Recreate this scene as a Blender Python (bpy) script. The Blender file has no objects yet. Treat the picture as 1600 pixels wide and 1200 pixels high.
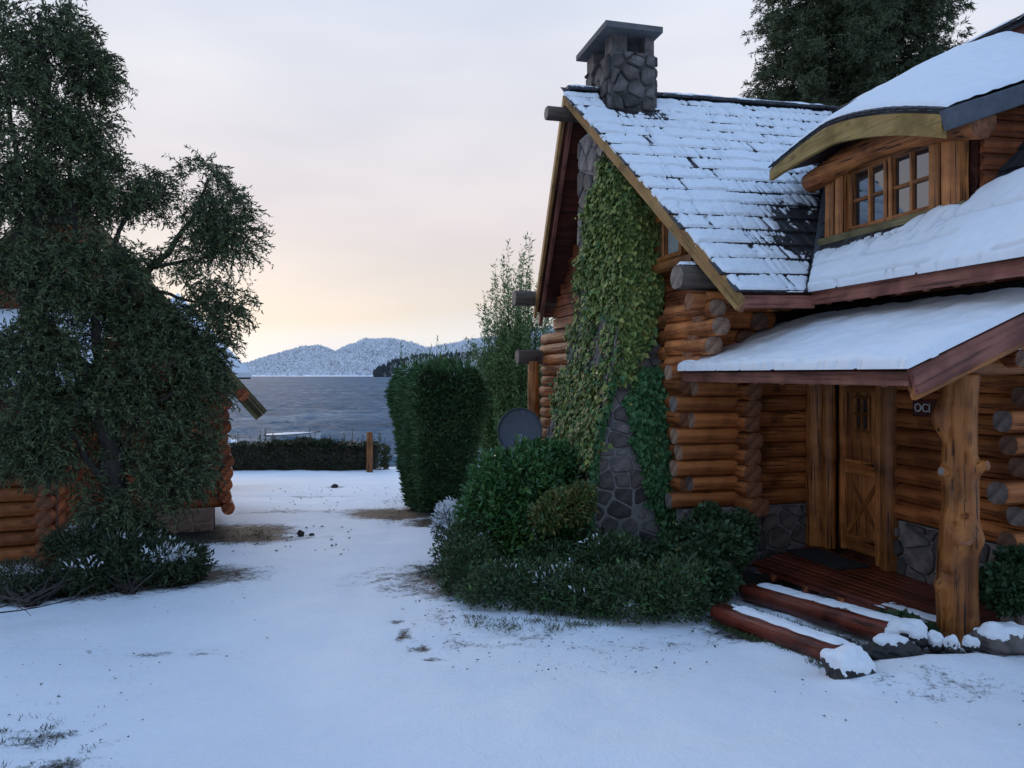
import bpy, bmesh, math, random
import numpy as np
from mathutils import Vector, Matrix, noise

rng = np.random.default_rng(7)
random.seed(7)
sc = bpy.context.scene
COL = sc.collection
R = math.radians

# ------------------------------------------------------------------ camera, sky, sun, exposure
F, CX, CY = 1202.0, 800.0, 585.0          # focal length / principal point of a 1600 x 1200 view
cd = bpy.data.cameras.new('camera')
cd.sensor_width = 36.0
cd.lens = 36.0 * F / 1600.0
cd.shift_y = -15.0 / 1600.0
cd.clip_start = 0.05
cd.clip_end = 12000.0
cam = bpy.data.objects.new('camera', cd)
COL.objects.link(cam)
cam.location = (0, 0, 0)
cam.rotation_euler = (R(90), 0, 0)
sc.camera = cam

SUN_EL, SUN_AZ = R(16), R(-24)             # azimuth from +Y, negative = left
w = bpy.data.worlds.new('World')
sc.world = w
w.use_nodes = True
nt = w.node_tree
nt.nodes.clear()
def N(tree, typ, **kw):
    n = tree.nodes.new(typ)
    for k, v in kw.items():
        setattr(n, k, v)
    return n
def ramp(tree, stops, fac=None, interp='LINEAR'):
    n = tree.nodes.new('ShaderNodeValToRGB')
    n.color_ramp.interpolation = interp
    el = n.color_ramp.elements
    while len(el) < len(stops):
        el.new(0.5)
    for e, (p, c) in zip(el, stops):
        e.position = p
        e.color = (*c, 1) if len(c) == 3 else c
    if fac is not None:
        tree.links.new(fac, n.inputs[0])
    return n
out = N(nt, 'ShaderNodeOutputWorld')
sky = N(nt, 'ShaderNodeTexSky', sky_type='NISHITA')
sky.sun_disc = False
sky.sun_elevation = SUN_EL
sky.sun_rotation = SUN_AZ
bg1 = N(nt, 'ShaderNodeBackground'); bg1.inputs[1].default_value = 0.12
nt.links.new(sky.outputs[0], bg1.inputs[0])
tc = N(nt, 'ShaderNodeTexCoord')
sep = N(nt, 'ShaderNodeSeparateXYZ')
nt.links.new(tc.outputs['Generated'], sep.inputs[0])
mp = N(nt, 'ShaderNodeMapping'); mp.inputs['Scale'].default_value = (1.0, 1.0, 3.2)
nt.links.new(tc.outputs['Generated'], mp.inputs[0])
cn = N(nt, 'ShaderNodeTexNoise'); cn.inputs['Scale'].default_value = 2.3; cn.inputs['Detail'].default_value = 3.0
cn.inputs['Roughness'].default_value = 0.45
nt.links.new(mp.outputs[0], cn.inputs[0])
# elevation, disturbed a little by the cloud noise so the bands of the overcast are not ruled lines
ma = N(nt, 'ShaderNodeMath', operation='MULTIPLY_ADD')
nt.links.new(cn.outputs[0], ma.inputs[0]); ma.inputs[1].default_value = 0.16
msub = N(nt, 'ShaderNodeMath', operation='SUBTRACT'); nt.links.new(sep.outputs[2], msub.inputs[0]); msub.inputs[1].default_value = 0.08
nt.links.new(msub.outputs[0], ma.inputs[2])
cr = ramp(nt, [(0.0, (.70, .72, .76)), (.040, (.71, .70, .68)), (.075, (.69, .62, .55)), (.13, (.64, .59, .56)), (.20, (.60, .57, .59)),
               (.30, (.60, .605, .65)), (.45, (.61, .66, .74)), (.65, (.50, .65, .86)), (1.0, (.39, .58, .88))], ma.outputs[0])
cr2 = ramp(nt, [(.34, (.90, .93, 1.0)), (.66, (1.15, 1.11, 1.08))], cn.outputs[0])
mul = N(nt, 'ShaderNodeMix', data_type='RGBA', blend_type='MULTIPLY'); mul.inputs[0].default_value = 1.0
nt.links.new(cr.outputs[0], mul.inputs[6]); nt.links.new(cr2.outputs[0], mul.inputs[7])
# the overcast is brighter and warmer on the side of the hidden sun, darker and bluer away from it
dt = N(nt, 'ShaderNodeVectorMath', operation='DOT_PRODUCT')
nt.links.new(tc.outputs['Generated'], dt.inputs[0]); dt.inputs[1].default_value = (math.sin(SUN_AZ), math.cos(SUN_AZ), 0)
mr = N(nt, 'ShaderNodeMapRange'); nt.links.new(dt.outputs['Value'], mr.inputs[0]); mr.inputs[1].default_value = -1; mr.inputs[2].default_value = 1
crs = ramp(nt, [(0.0, (.52, .67, .84)), (.45, (.71, .83, .96)), (.80, (1, 1, 1))], mr.outputs[0])
crx = ramp(nt, [(0.25, (.95, .97, 1.0)), (.5, (1.03, 1.02, 1.02)), (.68, (1.16, 1.14, 1.12)), (1.0, (1.05, 1.05, 1.06))])
mrx = N(nt, 'ShaderNodeMapRange'); nt.links.new(sep.outputs[0], mrx.inputs[0]); mrx.inputs[1].default_value = -1; mrx.inputs[2].default_value = 1
nt.links.new(mrx.outputs[0], crx.inputs[0])
mul3 = N(nt, 'ShaderNodeMix', data_type='RGBA', blend_type='MULTIPLY'); mul3.inputs[0].default_value = 1.0
nt.links.new(mul.outputs[2], mul3.inputs[6]); nt.links.new(crx.outputs[0], mul3.inputs[7]); mul = mul3
mul2 = N(nt, 'ShaderNodeMix', data_type='RGBA', blend_type='MULTIPLY'); mul2.inputs[0].default_value = 1.0
nt.links.new(mul.outputs[2], mul2.inputs[6]); nt.links.new(crs.outputs[0], mul2.inputs[7]); mul = mul2
bg2 = N(nt, 'ShaderNodeBackground'); bg2.inputs[1].default_value = 1.0
nt.links.new(mul.outputs[2], bg2.inputs[0])
mixw = N(nt, 'ShaderNodeMixShader'); mixw.inputs[0].default_value = 0.96
nt.links.new(bg1.outputs[0], mixw.inputs[1]); nt.links.new(bg2.outputs[0], mixw.inputs[2])
nt.links.new(mixw.outputs[0], out.inputs[0])

sl = bpy.data.lights.new('sun', 'SUN')
sl.energy = 0.5
sl.angle = R(22)
sl.color = (1.0, .80, .60)
sun = bpy.data.objects.new('sun', sl)
COL.objects.link(sun)
sd = Vector((math.sin(SUN_AZ) * math.cos(SUN_EL), math.cos(SUN_AZ) * math.cos(SUN_EL), math.sin(SUN_EL)))
sun.rotation_euler = (-sd).to_track_quat('-Z', 'Y').to_euler()
sun.location = sd * 60

sc.view_settings.view_transform = 'Standard'
sc.view_settings.look = 'None'
sc.view_settings.gamma = 1.0
sc.view_settings.use_curve_mapping = False
sc.view_settings.exposure = 0.22
sc.render.engine = 'CYCLES'
sc.cycles.max_bounces = 6
sc.cycles.diffuse_bounces = 3
sc.cycles.glossy_bounces = 3
sc.cycles.transparent_max_bounces = 8
sc.cycles.use_denoising = True

# ------------------------------------------------------------------ coordinates
def P(px, py, Y):
    return Vector(((px - CX) / F * Y, Y, (CY - py) / F * Y))
TH = R(14.5)
VX, VY = math.cos(TH), math.sin(TH)
HM = Matrix.Rotation(TH, 4, 'Z')           # house frame: local x = a (into the house), local y = b (along its front, away)
def H(a, b, z):
    return Vector((a * VX - b * VY, a * VY + b * VX, z))
def Hd(a, b, z):
    return H(a, b, z)
def gbase(x, y):
    z = -1.75 - .06 * y
    if y > 29:
        z -= (min(y, 75) - 29) * .075
    if y > 75:
        z = min(z, -1.75 - .06 * 75 - 3.4)
        z = -9.6
    return z
def G(px, py):
    Y = 2103.0 / (py - 657.0)
    X = (px - CX) / F * Y
    return Vector((X, Y, gbase(X, Y)))
def px_of(x, y, z):
    return CX + F * x / y, CY - F * z / y

# ------------------------------------------------------------------ materials
def new_mat(name):
    m = bpy.data.materials.new(name)
    m.use_nodes = True
    t = m.node_tree
    b = t.nodes['Principled BSDF']
    return m, t, b
def noise_node(t, scale, detail=4, rough=.55, vec=None, mapscale=None, coord='Object'):
    c = N(t, 'ShaderNodeTexCoord')
    src = c.outputs[coord]
    if mapscale is not None:
        mpn = N(t, 'ShaderNodeMapping'); mpn.inputs['Scale'].default_value = mapscale
        t.links.new(src, mpn.inputs[0]); src = mpn.outputs[0]
    n = N(t, 'ShaderNodeTexNoise'); n.inputs['Scale'].default_value = scale
    n.inputs['Detail'].default_value = detail; n.inputs['Roughness'].default_value = rough
    t.links.new(src, n.inputs[0])
    return n
def bump(t, b, height, strength=.4, dist=.01):
    n = N(t, 'ShaderNodeBump'); n.inputs['Strength'].default_value = strength; n.inputs['Distance'].default_value = dist
    t.links.new(height, n.inputs['Height']); t.links.new(n.outputs[0], b.inputs['Normal'])
    return n
def mixc(t, fac, a, bcol, mode='MIX'):
    n = N(t, 'ShaderNodeMix', data_type='RGBA', blend_type=mode)
    for sock, v in ((0, fac), (6, a), (7, bcol)):
        if isinstance(v, (int, float)):
            n.inputs[sock].default_value = v
        elif isinstance(v, tuple):
            n.inputs[sock].default_value = (*v, 1)
        else:
            t.links.new(v, n.inputs[sock])
    return n.outputs[2]
def wood(name, c0, c1, crack=(.012, .006, .004), rough=.55, axis=0, var=.35, gray=None):
    """timber with grain along local axis"""
    m, t, b = new_mat(name)
    s = [13.0, 13.0, 13.0]; s[axis] = 0.9
    s2 = [34.0, 34.0, 34.0]; s2[axis] = 1.1
    n1 = noise_node(t, 1.0, 5, .6, mapscale=s)
    n2 = noise_node(t, 1.0, 3, .6, mapscale=s2)
    n3 = noise_node(t, 2.2, 3, .6)
    cr_ = ramp(t, [(.34, c0), (.66, c1)], n1.outputs[0])
    oi = N(t, 'ShaderNodeObjectInfo')
    vr = ramp(t, [(0, (1 - var,) * 3), (1, (1 + var,) * 3)], oi.outputs['Random'])
    col = mixc(t, 1.0, cr_.outputs[0], vr.outputs[0], 'MULTIPLY')
    st = ramp(t, [(.36, (.36, .32, .30)), (.60, (1.05, 1.05, 1.05))], n3.outputs[0])
    col = mixc(t, .85, col, st.outputs[0], 'MULTIPLY')
    ck = ramp(t, [(.34, (1, 1, 1)), (.44, (0, 0, 0))], n2.outputs[0])
    col = mixc(t, ck.outputs[0], col, crack)
    ctx = N(t, 'ShaderNodeTexCoord'); mpk = N(t, 'ShaderNodeMapping'); sk = [5.0, 5.0, 5.0]; sk[axis] = 2.2; mpk.inputs['Scale'].default_value = sk
    t.links.new(ctx.outputs['Object'], mpk.inputs[0])
    vor = N(t, 'ShaderNodeTexVoronoi'); vor.inputs['Scale'].default_value = 1.0; t.links.new(mpk.outputs[0], vor.inputs[0])
    kn = ramp(t, [(.0, (.85, .85, .85)), (.10, (.5, .5, .5)), (.17, (0, 0, 0))], vor.outputs['Distance'])
    col = mixc(t, kn.outputs[0], col, tuple(c * .22 for c in c0))
    if gray:
        gm = ramp(t, [(.45, (0, 0, 0)), (.7, (1, 1, 1))], n3.outputs[0])
        col = mixc(t, gm.outputs[0], col, gray)
    t.links.new(col, b.inputs['Base Color'])
    b.inputs['Roughness'].default_value = rough
    b.inputs['Specular IOR Level'].default_value = .3
    ad = N(t, 'ShaderNodeMath', operation='ADD'); t.links.new(n1.outputs[0], ad.inputs[0]); t.links.new(n2.outputs[0], ad.inputs[1])
    bump(t, b, ad.outputs[0], .9, .016)
    return m
def log_end_mat(name, c0, c1):
    m, t, b = new_mat(name)
    c = N(t, 'ShaderNodeTexCoord')
    wv = N(t, 'ShaderNodeTexWave', wave_type='RINGS', rings_direction='X'); wv.inputs['Scale'].default_value = 16
    wv.inputs['Distortion'].default_value = 2.5
    t.links.new(c.outputs['Object'], wv.inputs[0])
    n3 = noise_node(t, 12, 4)
    cr_ = ramp(t, [(.2, c0), (.9, c1)], wv.outputs[0])
    st = ramp(t, [(.35, (.45, .42, .4)), (.6, (1.05, 1.05, 1.05))], n3.outputs[0])
    col = mixc(t, 1.0, cr_.outputs[0], st.outputs[0], 'MULTIPLY')
    t.links.new(col, b.inputs['Base Color'])
    b.inputs['Roughness'].default_value = .75
    bump(t, b, wv.outputs[0], .3, .006)
    return m
def mottled(name, cols, scale=8, rough=.8, bs=.5, bd=.01, rand=.3):
    m, t, b = new_mat(name)
    n1 = noise_node(t, scale, 6, .62)
    st = [(.3 + .4 * i / max(1, len(cols) - 1), c) for i, c in enumerate(cols)]
    cr_ = ramp(t, st, n1.outputs[0])
    oi = N(t, 'ShaderNodeObjectInfo')
    vr = ramp(t, [(0, (1 - rand,) * 3), (.5, (1, 1 - .12 * rand, 1 - .2 * rand)), (1, (1 + rand,) * 3)], oi.outputs['Random'])
    col = mixc(t, 1.0, cr_.outputs[0], vr.outputs[0], 'MULTIPLY')
    t.links.new(col, b.inputs['Base Color'])
    b.inputs['Roughness'].default_value = rough
    n2 = noise_node(t, scale * 4, 5, .6)
    bump(t, b, n2.outputs[0], bs, bd)
    return m
def leafmat(name, cols, rough=.5, spec=.35):
    m, t, b = new_mat(name)
    at = N(t, 'ShaderNodeAttribute'); at.attribute_name = 'rnd'
    cr_ = ramp(t, [(i / (len(cols) - 1), c) for i, c in enumerate(cols)], at.outputs['Fac'])
    t.links.new(cr_.outputs[0], b.inputs['Base Color'])
    b.inputs['Roughness'].default_value = rough
    b.inputs['Specular IOR Level'].default_value = spec
    return m
def plain(name, col, rough=.6, metal=0.0):
    m, t, b = new_mat(name)
    n1 = noise_node(t, 14, 4)
    vr = ramp(t, [(.3, tuple(c * .8 for c in col)), (.7, tuple(min(1, c * 1.15) for c in col))], n1.outputs[0])
    t.links.new(vr.outputs[0], b.inputs['Base Color'])
    b.inputs['Roughness'].default_value = rough
    b.inputs['Metallic'].default_value = metal
    return m
def snowmat(name, scale=9, bs=.5, bd=.012):
    m, t, b = new_mat(name)
    n1 = noise_node(t, scale, 6, .65)
    cr_ = ramp(t, [(.3, (.80, .83, .88)), (.7, (.88, .89, .91))], n1.outputs[0])
    t.links.new(cr_.outputs[0], b.inputs['Base Color'])
    b.inputs['Roughness'].default_value = .7
    b.inputs['Specular IOR Level'].default_value = .25
    n2 = noise_node(t, scale * 7, 4, .7)
    ad = N(t, 'ShaderNodeMath', operation='MULTIPLY_ADD'); t.links.new(n2.outputs[0], ad.inputs[0]); ad.inputs[1].default_value = .5
    t.links.new(n1.outputs[0], ad.inputs[2])
    bump(t, b, ad.outputs[0], bs, bd)
    return m

M = {}
M['log'] = wood('varnished_log', (.27, .075, .021), (.58, .205, .060), rough=.58)
M['log_dark'] = wood('dark_log', (.16, .042, .015), (.30, .088, .030), rough=.45)
M['log_red'] = wood('red_log', (.36, .085, .032), (.56, .17, .06), rough=.6)
M['log_gray'] = wood('weathered_log', (.06, .045, .037), (.14, .105, .085), rough=.8, gray=(.12, .088, .068))
M['end'] = log_end_mat('cut_log_end', (.26, .095, .042), (.34, .14, .066))
M['end_pale'] = log_end_mat('pale_log_end', (.34, .20, .125), (.44, .28, .19))
M['end_dark'] = log_end_mat('aged_log_end', (.15, .07, .042), (.21, .105, .066))
M['end_gray'] = log_end_mat('gray_log_end', (.19, .15, .13), (.26, .215, .19))
M['post'] = wood('honey_post', (.34, .10, .022), (.60, .225, .055), rough=.45, axis=2)
M['jamb'] = wood('honey_jamb', (.30, .105, .028), (.52, .20, .06), rough=.42)
M['door'] = wood('door_wood', (.36, .12, .034), (.58, .215, .066), rough=.4)
M['fascia'] = wood('fascia_wood', (.25, .085, .060), (.40, .155, .11), rough=.6, crack=(.08, .03, .022))
M['barge'] = wood('lichen_barge', (.38, .21, .065), (.54, .34, .12), rough=.7, var=.1, gray=(.34, .15, .06), crack=(.16, .08, .03))
M['soffit'] = wood('soffit_wood', (.085, .022, .015), (.14, .04, .024), rough=.6)
M['deck'] = wood('wet_deck', (.10, .020, .012), (.20, .045, .024), rough=.28)
M['gray_board'] = plain('gray_painted_board', (.075, .085, .105), .6)
M['sill'] = wood('mossy_sill', (.14, .12, .055), (.26, .20, .10), rough=.8)
M['shingle'] = wood('wet_shingle', (.030, .030, .036), (.075, .075, .085), rough=.55, axis=1, var=.4)
M['stone'] = mottled('field_stone', [(.065, .06, .06), (.14, .12, .115), (.23, .195, .18)], 7, .85, .8, .02, .55)
M['stone_warm'] = mottled('warm_stone', [(.17, .10, .075), (.30, .19, .14), (.38, .27, .21)], 7, .85, .6, .012, .35)
M['stone_dark'] = mottled('weathered_stone', [(.04, .037, .038), (.085, .075, .072), (.15, .13, .12)], 7, .85, .8, .02, .5)  # darker, weathered stone for the chimney stack
M['mortar_dark'] = mottled('old_mortar', [(.09, .085, .08), (.15, .14, .135)], 16, .9, .5, .008, .1)
M['mortar'] = mottled('mortar', [(.20, .185, .175), (.31, .29, .275)], 16, .9, .5, .008, .1)
M['mortar_lit'] = mottled('lit_mortar', [(.30, .19, .15), (.45, .31, .25)], 10, .9, .5, .01, .1)  # mortar copy with the warm light on the left footing put into its colour
M['slab'] = mottled('concrete_slab', [(.08, .08, .085), (.14, .14, .145)], 10, .85, .4, .006, .1)
M['snow'] = snowmat('snow', 9, .35, .012)
M['soil'] = mottled('dark_soil', [(.02, .016, .013), (.06, .045, .035)], 16, .9, .6, .02, .2)
M['rock'] = mottled('dark_rock', [(.014, .013, .013), (.05, .045, .045)], 8, .7, .6, .02, .2)
M['bark'] = mottled('bark', [(.03, .025, .022), (.075, .06, .05)], 20, .9, .8, .015, .1)
M['dish'] = plain('dish_paint', (.055, .065, .085), .45)
M['metal'] = plain('dark_metal', (.08, .08, .085), .45, .6)
M['white'] = plain('white_paint', (.7, .7, .7), .5)
M['letter'] = plain('pale_lettering', (.62, .60, .56), .5)
M['mat'] = mottled('door_mat_fibre', [(.012, .012, .013), (.03, .028, .028)], 60, .95, .8, .01, .1)
M['pane'], t_, b_ = new_mat('window_glass')
b_.inputs['Base Color'].default_value = (.012, .014, .018, 1); b_.inputs['Roughness'].default_value = .03
b_.inputs['IOR'].default_value = 2.6
M['curtain'] = plain('pale_curtain', (.33, .36, .33), .8)
M['curtain_brown'] = plain('brown_curtain', (.16, .085, .045), .8)

M['lf_tree'] = leafmat('weeping_tree_leaf', [(0.036, 0.055, 0.025), (0.074, 0.101, 0.039), (0.143, 0.167, 0.069)], .5)
M['lf_conifer'] = leafmat('conifer_needles', [(0.031, 0.046, 0.022), (0.061, 0.080, 0.034), (0.104, 0.114, 0.048)], .6)
M['lf_hedge'] = leafmat('clipped_conifer', [(0.044, 0.103, 0.042), (0.090, 0.174, 0.065), (0.172, 0.257, 0.096)], .55)
M['lf_low'] = leafmat('low_hedge_leaf', [(0.023, 0.044, 0.023), (0.058, 0.072, 0.033), (0.117, 0.078, 0.039)], .55)
M['lf_laurel'] = leafmat('laurel_leaf', [(0.026, 0.081, 0.024), (0.053, 0.142, 0.037), (0.113, 0.203, 0.047)], .35, .5)
M['lf_cover'] = leafmat('ground_cover_leaf', [(0.024, 0.046, 0.019), (0.048, 0.076, 0.030), (0.097, 0.122, 0.054)], .5)
M['lf_yellow'] = leafmat('yellowing_leaf', [(.06, .085, .03), (.15, .15, .045), (.26, .21, .06)], .5)
M['lf_ivy'] = leafmat('olive_ivy_leaf', [(0.081, 0.138, 0.039), (0.194, 0.248, 0.067), (0.372, 0.379, 0.104)], .6, .25)
M['lf_ivydark'] = leafmat('dark_ivy_leaf', [(0.032, 0.096, 0.035), (0.056, 0.146, 0.050), (0.097, 0.197, 0.066)], .55, .3)
M['lf_ivydeep'] = leafmat('deep_green_ivy_leaf', [(.016, .042, .018), (.032, .068, .026), (.06, .10, .042)], .55, .3)  # darker green for the ivy mounds by the porch and steps
M['lf_russet'] = leafmat('russet_ivy_leaf', [(0.076, 0.113, 0.038), (0.173, 0.164, 0.053), (0.259, 0.189, 0.072)], .5)
M['lf_willow'] = leafmat('willow_leaf', [(0.075, 0.163, 0.053), (0.149, 0.249, 0.081), (0.276, 0.363, 0.118)], .5)
M['lf_juniper'] = leafmat('juniper_leaf', [(0.020, 0.035, 0.017), (0.041, 0.060, 0.027), (0.076, 0.094, 0.043)], .6)
M['lf_dry'] = leafmat('dry_grass', [(0.025, 0.028, 0.015), (0.050, 0.048, 0.025), (0.080, 0.065, 0.040)], .8)
M['lf_dead'] = leafmat('dead_leaf', [(.012, .010, .009), (.03, .022, .016), (.055, .038, .025)], .8)
M['lf_grass'] = leafmat('wet_grass', [(.03, .055, .02), (.06, .085, .03), (.10, .11, .045)], .7)

# ------------------------------------------------------------------ object helpers
WM = {}
def put(o, parent=None, mat=None):
    mat = mat or Matrix.Identity(4)
    COL.objects.link(o)
    WM[o.name] = mat.copy()
    if parent is not None:
        o.parent = parent
        o.matrix_basis = WM[parent.name].inverted() @ mat
    else:
        o.matrix_basis = mat
    return o
def tag(o, label=None, cat=None, group=None, kind=None):
    for k, v in (('label', label), ('category', cat), ('group', group), ('kind', kind)):
        if v:
            o[k] = v
    return o
def empty(name, loc, label, cat, group=None, rotz=0.0):
    o = bpy.data.objects.new(name, None)
    o.empty_display_size = .2
    put(o, None, Matrix.Translation(loc) @ Matrix.Rotation(rotz, 4, 'Z'))
    return tag(o, label, cat, group)
def mesh(name, vs, fs, mats, mi=None, smooth=True):
    me = bpy.data.meshes.new(name)
    me.from_pydata([tuple(v) for v in vs], [], [tuple(f) for f in fs])
    for m in (mats if isinstance(mats, (list, tuple)) else [mats]):
        me.materials.append(m)
    if mi is not None:
        me.polygons.foreach_set('material_index', np.asarray(mi, dtype=np.int32))
    me.polygons.foreach_set('use_smooth', np.full(len(me.polygons), bool(smooth)))
    me.update()
    return me
def add(name, vs, fs, mats, parent=None, mat=None, mi=None, smooth=True):
    return put(bpy.data.objects.new(name, mesh(name, vs, fs, mats, mi, smooth)), parent, mat)

def frame_x(p0, p1, up=Vector((0, 0, 1))):
    x = (p1 - p0).normalized()
    if abs(x.dot(up)) > .98:
        up = Vector((0, 1, 0))
    y = up.cross(x).normalized()
    z = x.cross(y)
    m = Matrix((x, y, z)).transposed().to_4x4()
    m.translation = p0
    return m
def logpiece(name, p0, p1, r0, r1, mats, parent, seg=14, rough=.05, bend=0.0, flat=None, rnd=None):
    """a peeled log from p0 to p1 with slightly rounded sawn ends; mats = (side, end)"""
    rnd = rnd if rnd is not None else random.random() * 100
    L = (p1 - p0).length
    nr = max(2, min(12, int(L / .3) + 1))
    xs = [0, .018] + [L * (i + 1) / nr for i in range(nr - 1)] + [L - .018, L]
    vs, fs, mi = [], [], []
    for k, x in enumerate(xs):
        t = x / L
        r = r0 * (1 - t) + r1 * t
        if k == 0 or k == len(xs) - 1:
            r *= .93
        by = bend * math.sin(math.pi * t)
        for i in range(seg):
            an = 2 * math.pi * i / seg
            nn = noise.noise(Vector((x * 1.7 + rnd, math.cos(an) * .9, math.sin(an) * .9 + rnd)))
            rr = r * (1 + rough * 2 * nn)
            y_, z_ = math.cos(an) * rr, math.sin(an) * rr
            if flat:
                z_ = max(min(z_, flat * r), -flat * r)
            vs.append((x, y_, z_ + by))
    n = len(xs)
    for k in range(n - 1):
        for i in range(seg):
            j = (i + 1) % seg
            fs.append((k * seg + i, k * seg + j, (k + 1) * seg + j, (k + 1) * seg + i)); mi.append(0)
    c0 = len(vs); vs.append((-.004, 0, 0)); vs.append((L + .004, 0, bend * 0))
    for i in range(seg):
        j = (i + 1) % seg
        fs.append((c0, j, i)); mi.append(1)
        fs.append((c0 + 1, (n - 1) * seg + i, (n - 1) * seg + j)); mi.append(1)
    # flip to outward
    fs = [tuple(reversed(f)) for f in fs]
    o = add(name, vs, fs, list(mats), parent, frame_x(p0, p1), mi)
    o.data.polygons.foreach_set('use_smooth', [k == 0 for k in mi])
    return o
def rect_profile(w_, h_, c=.12):
    b = min(w_, h_) * c
    x, y = w_ / 2, h_ / 2
    return [(x - b, -y), (x, -y + b), (x, y - b), (x - b, y), (-x + b, y), (-x, y - b), (-x, -y + b), (-x + b, -y)]
def board(name, p0, p1, wy, wz, mats, parent, up=Vector((0, 0, 1)), rough=.0, chamfer=.12, cuts=1):
    """a sawn board/beam from p0 to p1; wy = width across, wz = depth along 'up'"""
    if not isinstance(mats, (list, tuple)):
        mats = [mats, mats]
    prof = rect_profile(wy, wz, chamfer)
    L = (p1 - p0).length
    n = len(prof)
    vs, fs, mi = [], [], []
    s0 = random.random() * 50
    for k in range(cuts + 1):
        x = L * k / cuts
        for (y, z) in prof:
            d = rough * noise.noise(Vector((x * 2 + s0, y * 9, z * 9 + s0)))
            vs.append((x, y * (1 + d), z * (1 + d)))
    for k in range(cuts):
        for i in range(n):
            j = (i + 1) % n
            fs.append((k * n + i, k * n + j, (k + 1) * n + j, (k + 1) * n + i)); mi.append(0)
    fs.append(tuple(reversed(range(n)))); mi.append(1)
    fs.append(tuple(cuts * n + i for i in range(n))); mi.append(1)
    return add(name, vs, fs, list(mats), parent, frame_x(p0, p1, up), mi, smooth=False)
def tube(pts, rad, seg=6):
    """points + faces of a tube along pts (list of Vector) with radii rad"""
    vs, fs = [], []
    n = len(pts)
    for k, p in enumerate(pts):
        d = (pts[min(k + 1, n - 1)] - pts[max(k - 1, 0)])
        if d.length < 1e-6:
            d = Vector((0, 0, 1))
        m = frame_x(Vector((0, 0, 0)), d)
        for i in range(seg):
            an = 2 * math.pi * i / seg
            vs.append(p + m @ Vector((0, math.cos(an) * rad[k], math.sin(an) * rad[k])))
    for k in range(n - 1):
        for i in range(seg):
            j = (i + 1) % seg
            fs.append((k * seg + i, (k + 1) * seg + i, (k + 1) * seg + j, k * seg + j)[::-1])
    fs.append(tuple(reversed(range(seg)))[::-1]); fs.append(tuple((n - 1) * seg + i for i in range(seg)))
    return vs, fs
def join(parts):
    vs, fs = [], []
    for v, f in parts:
        o = len(vs)
        vs += list(v); fs += [tuple(i + o for i in q) for q in f]
    return vs, fs
def grid_mesh(name, pts, mats, parent=None, mat=None, keep=None, smooth=True, kindmat=None):
    """pts: array (nu, nv, 3)"""
    nu, nv = pts.shape[:2]
    idx = np.arange(nu * nv).reshape(nu, nv)
    q = np.stack([idx[:-1, :-1], idx[1:, :-1], idx[1:, 1:], idx[:-1, 1:]], -1).reshape(-1, 4)
    if keep is not None:
        q = q[keep.reshape(-1)]
    return fast_mesh(name, pts.reshape(-1, 3), q, mats, parent, mat, smooth)
def fast_mesh(name, verts, quads, mats, parent=None, mat=None, smooth=False, attrs=None, mi=None, pattrs=None):
    me = bpy.data.meshes.new(name)
    verts = np.asarray(verts, dtype=np.float32); quads = np.asarray(quads, dtype=np.int32)
    k = quads.shape[1]
    me.vertices.add(len(verts)); me.vertices.foreach_set('co', verts.ravel())
    me.loops.add(quads.size); me.loops.foreach_set('vertex_index', quads.ravel())
    me.polygons.add(len(quads))
    me.polygons.foreach_set('loop_start', np.arange(0, quads.size, k, dtype=np.int32))
    me.polygons.foreach_set('loop_total', np.full(len(quads), k, dtype=np.int32))
    for m in (mats if isinstance(mats, (list, tuple)) else [mats]):
        me.materials.append(m)
    if mi is not None:
        me.polygons.foreach_set('material_index', np.asarray(mi, dtype=np.int32))
    me.polygons.foreach_set('use_smooth', np.full(len(quads), bool(smooth)))
    if attrs:
        for kk, vv in attrs.items():
            a = me.attributes.new(kk, 'FLOAT', 'FACE'); a.data.foreach_set('value', np.asarray(vv, dtype=np.float32))
    if pattrs:
        for kk, vv in pattrs.items():
            a = me.attributes.new(kk, 'FLOAT', 'POINT'); a.data.foreach_set('value', np.asarray(vv, dtype=np.float32))
    me.update(calc_edges=True)
    return put(bpy.data.objects.new(name, me), parent, mat)
def unit(a):
    return a / np.maximum(np.linalg.norm(a, axis=-1, keepdims=True), 1e-9)
def leaves(name, C, D, L, W, mats, parent=None, rnd=None, mi=None, face=None, curl=.15, shape='rhomb'):
    """n leaves: C base points, D directions, L lengths, W widths; face = preferred normal (n,3) or None"""
    n = len(C)
    D = unit(D)
    if face is None:
        face = rng.normal(size=(n, 3))
    S = unit(np.cross(D, face))
    Nn = unit(np.cross(S, D))
    L = np.broadcast_to(np.asarray(L, float), (n,))[:, None]; W = np.broadcast_to(np.asarray(W, float), (n,))[:, None]
    if rnd is None:
        rnd = rng.random(n)
    if shape == 'rhomb':
        v = np.stack([C, C + D * L * .45 + S * W * .5 + Nn * L * curl, C + D * L - Nn * L * curl * .5, C + D * L * .45 - S * W * .5 + Nn * L * curl], 1)
        q = np.arange(n * 4).reshape(n, 4)
        rn = rnd; mm = mi
    else:   # ivy: two quads folded along the midrib, with side lobes
        b0 = C + D * L * .08
        v = np.stack([C, C + D * L * .12 + S * W * .5 + Nn * L * curl, C + D * L * .55 + S * W * .36 + Nn * L * curl * .8, C + D * L - Nn * L * curl * .4,
                      C + D * L * .55 - S * W * .36 + Nn * L * curl * .8, C + D * L * .12 - S * W * .5 + Nn * L * curl], 1)
        base = np.arange(n)[:, None] * 6
        q = np.concatenate([base + np.array([[0, 1, 2, 3]]), base + np.array([[0, 3, 4, 5]])], 0)
        rn = np.concatenate([rnd, rnd]); mm = None if mi is None else np.concatenate([mi, mi])
    return fast_mesh(name, v.reshape(-1, 3), q, mats, parent, None, False, {'rnd': np.clip(rn, 0, 1)}, mm)
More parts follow.
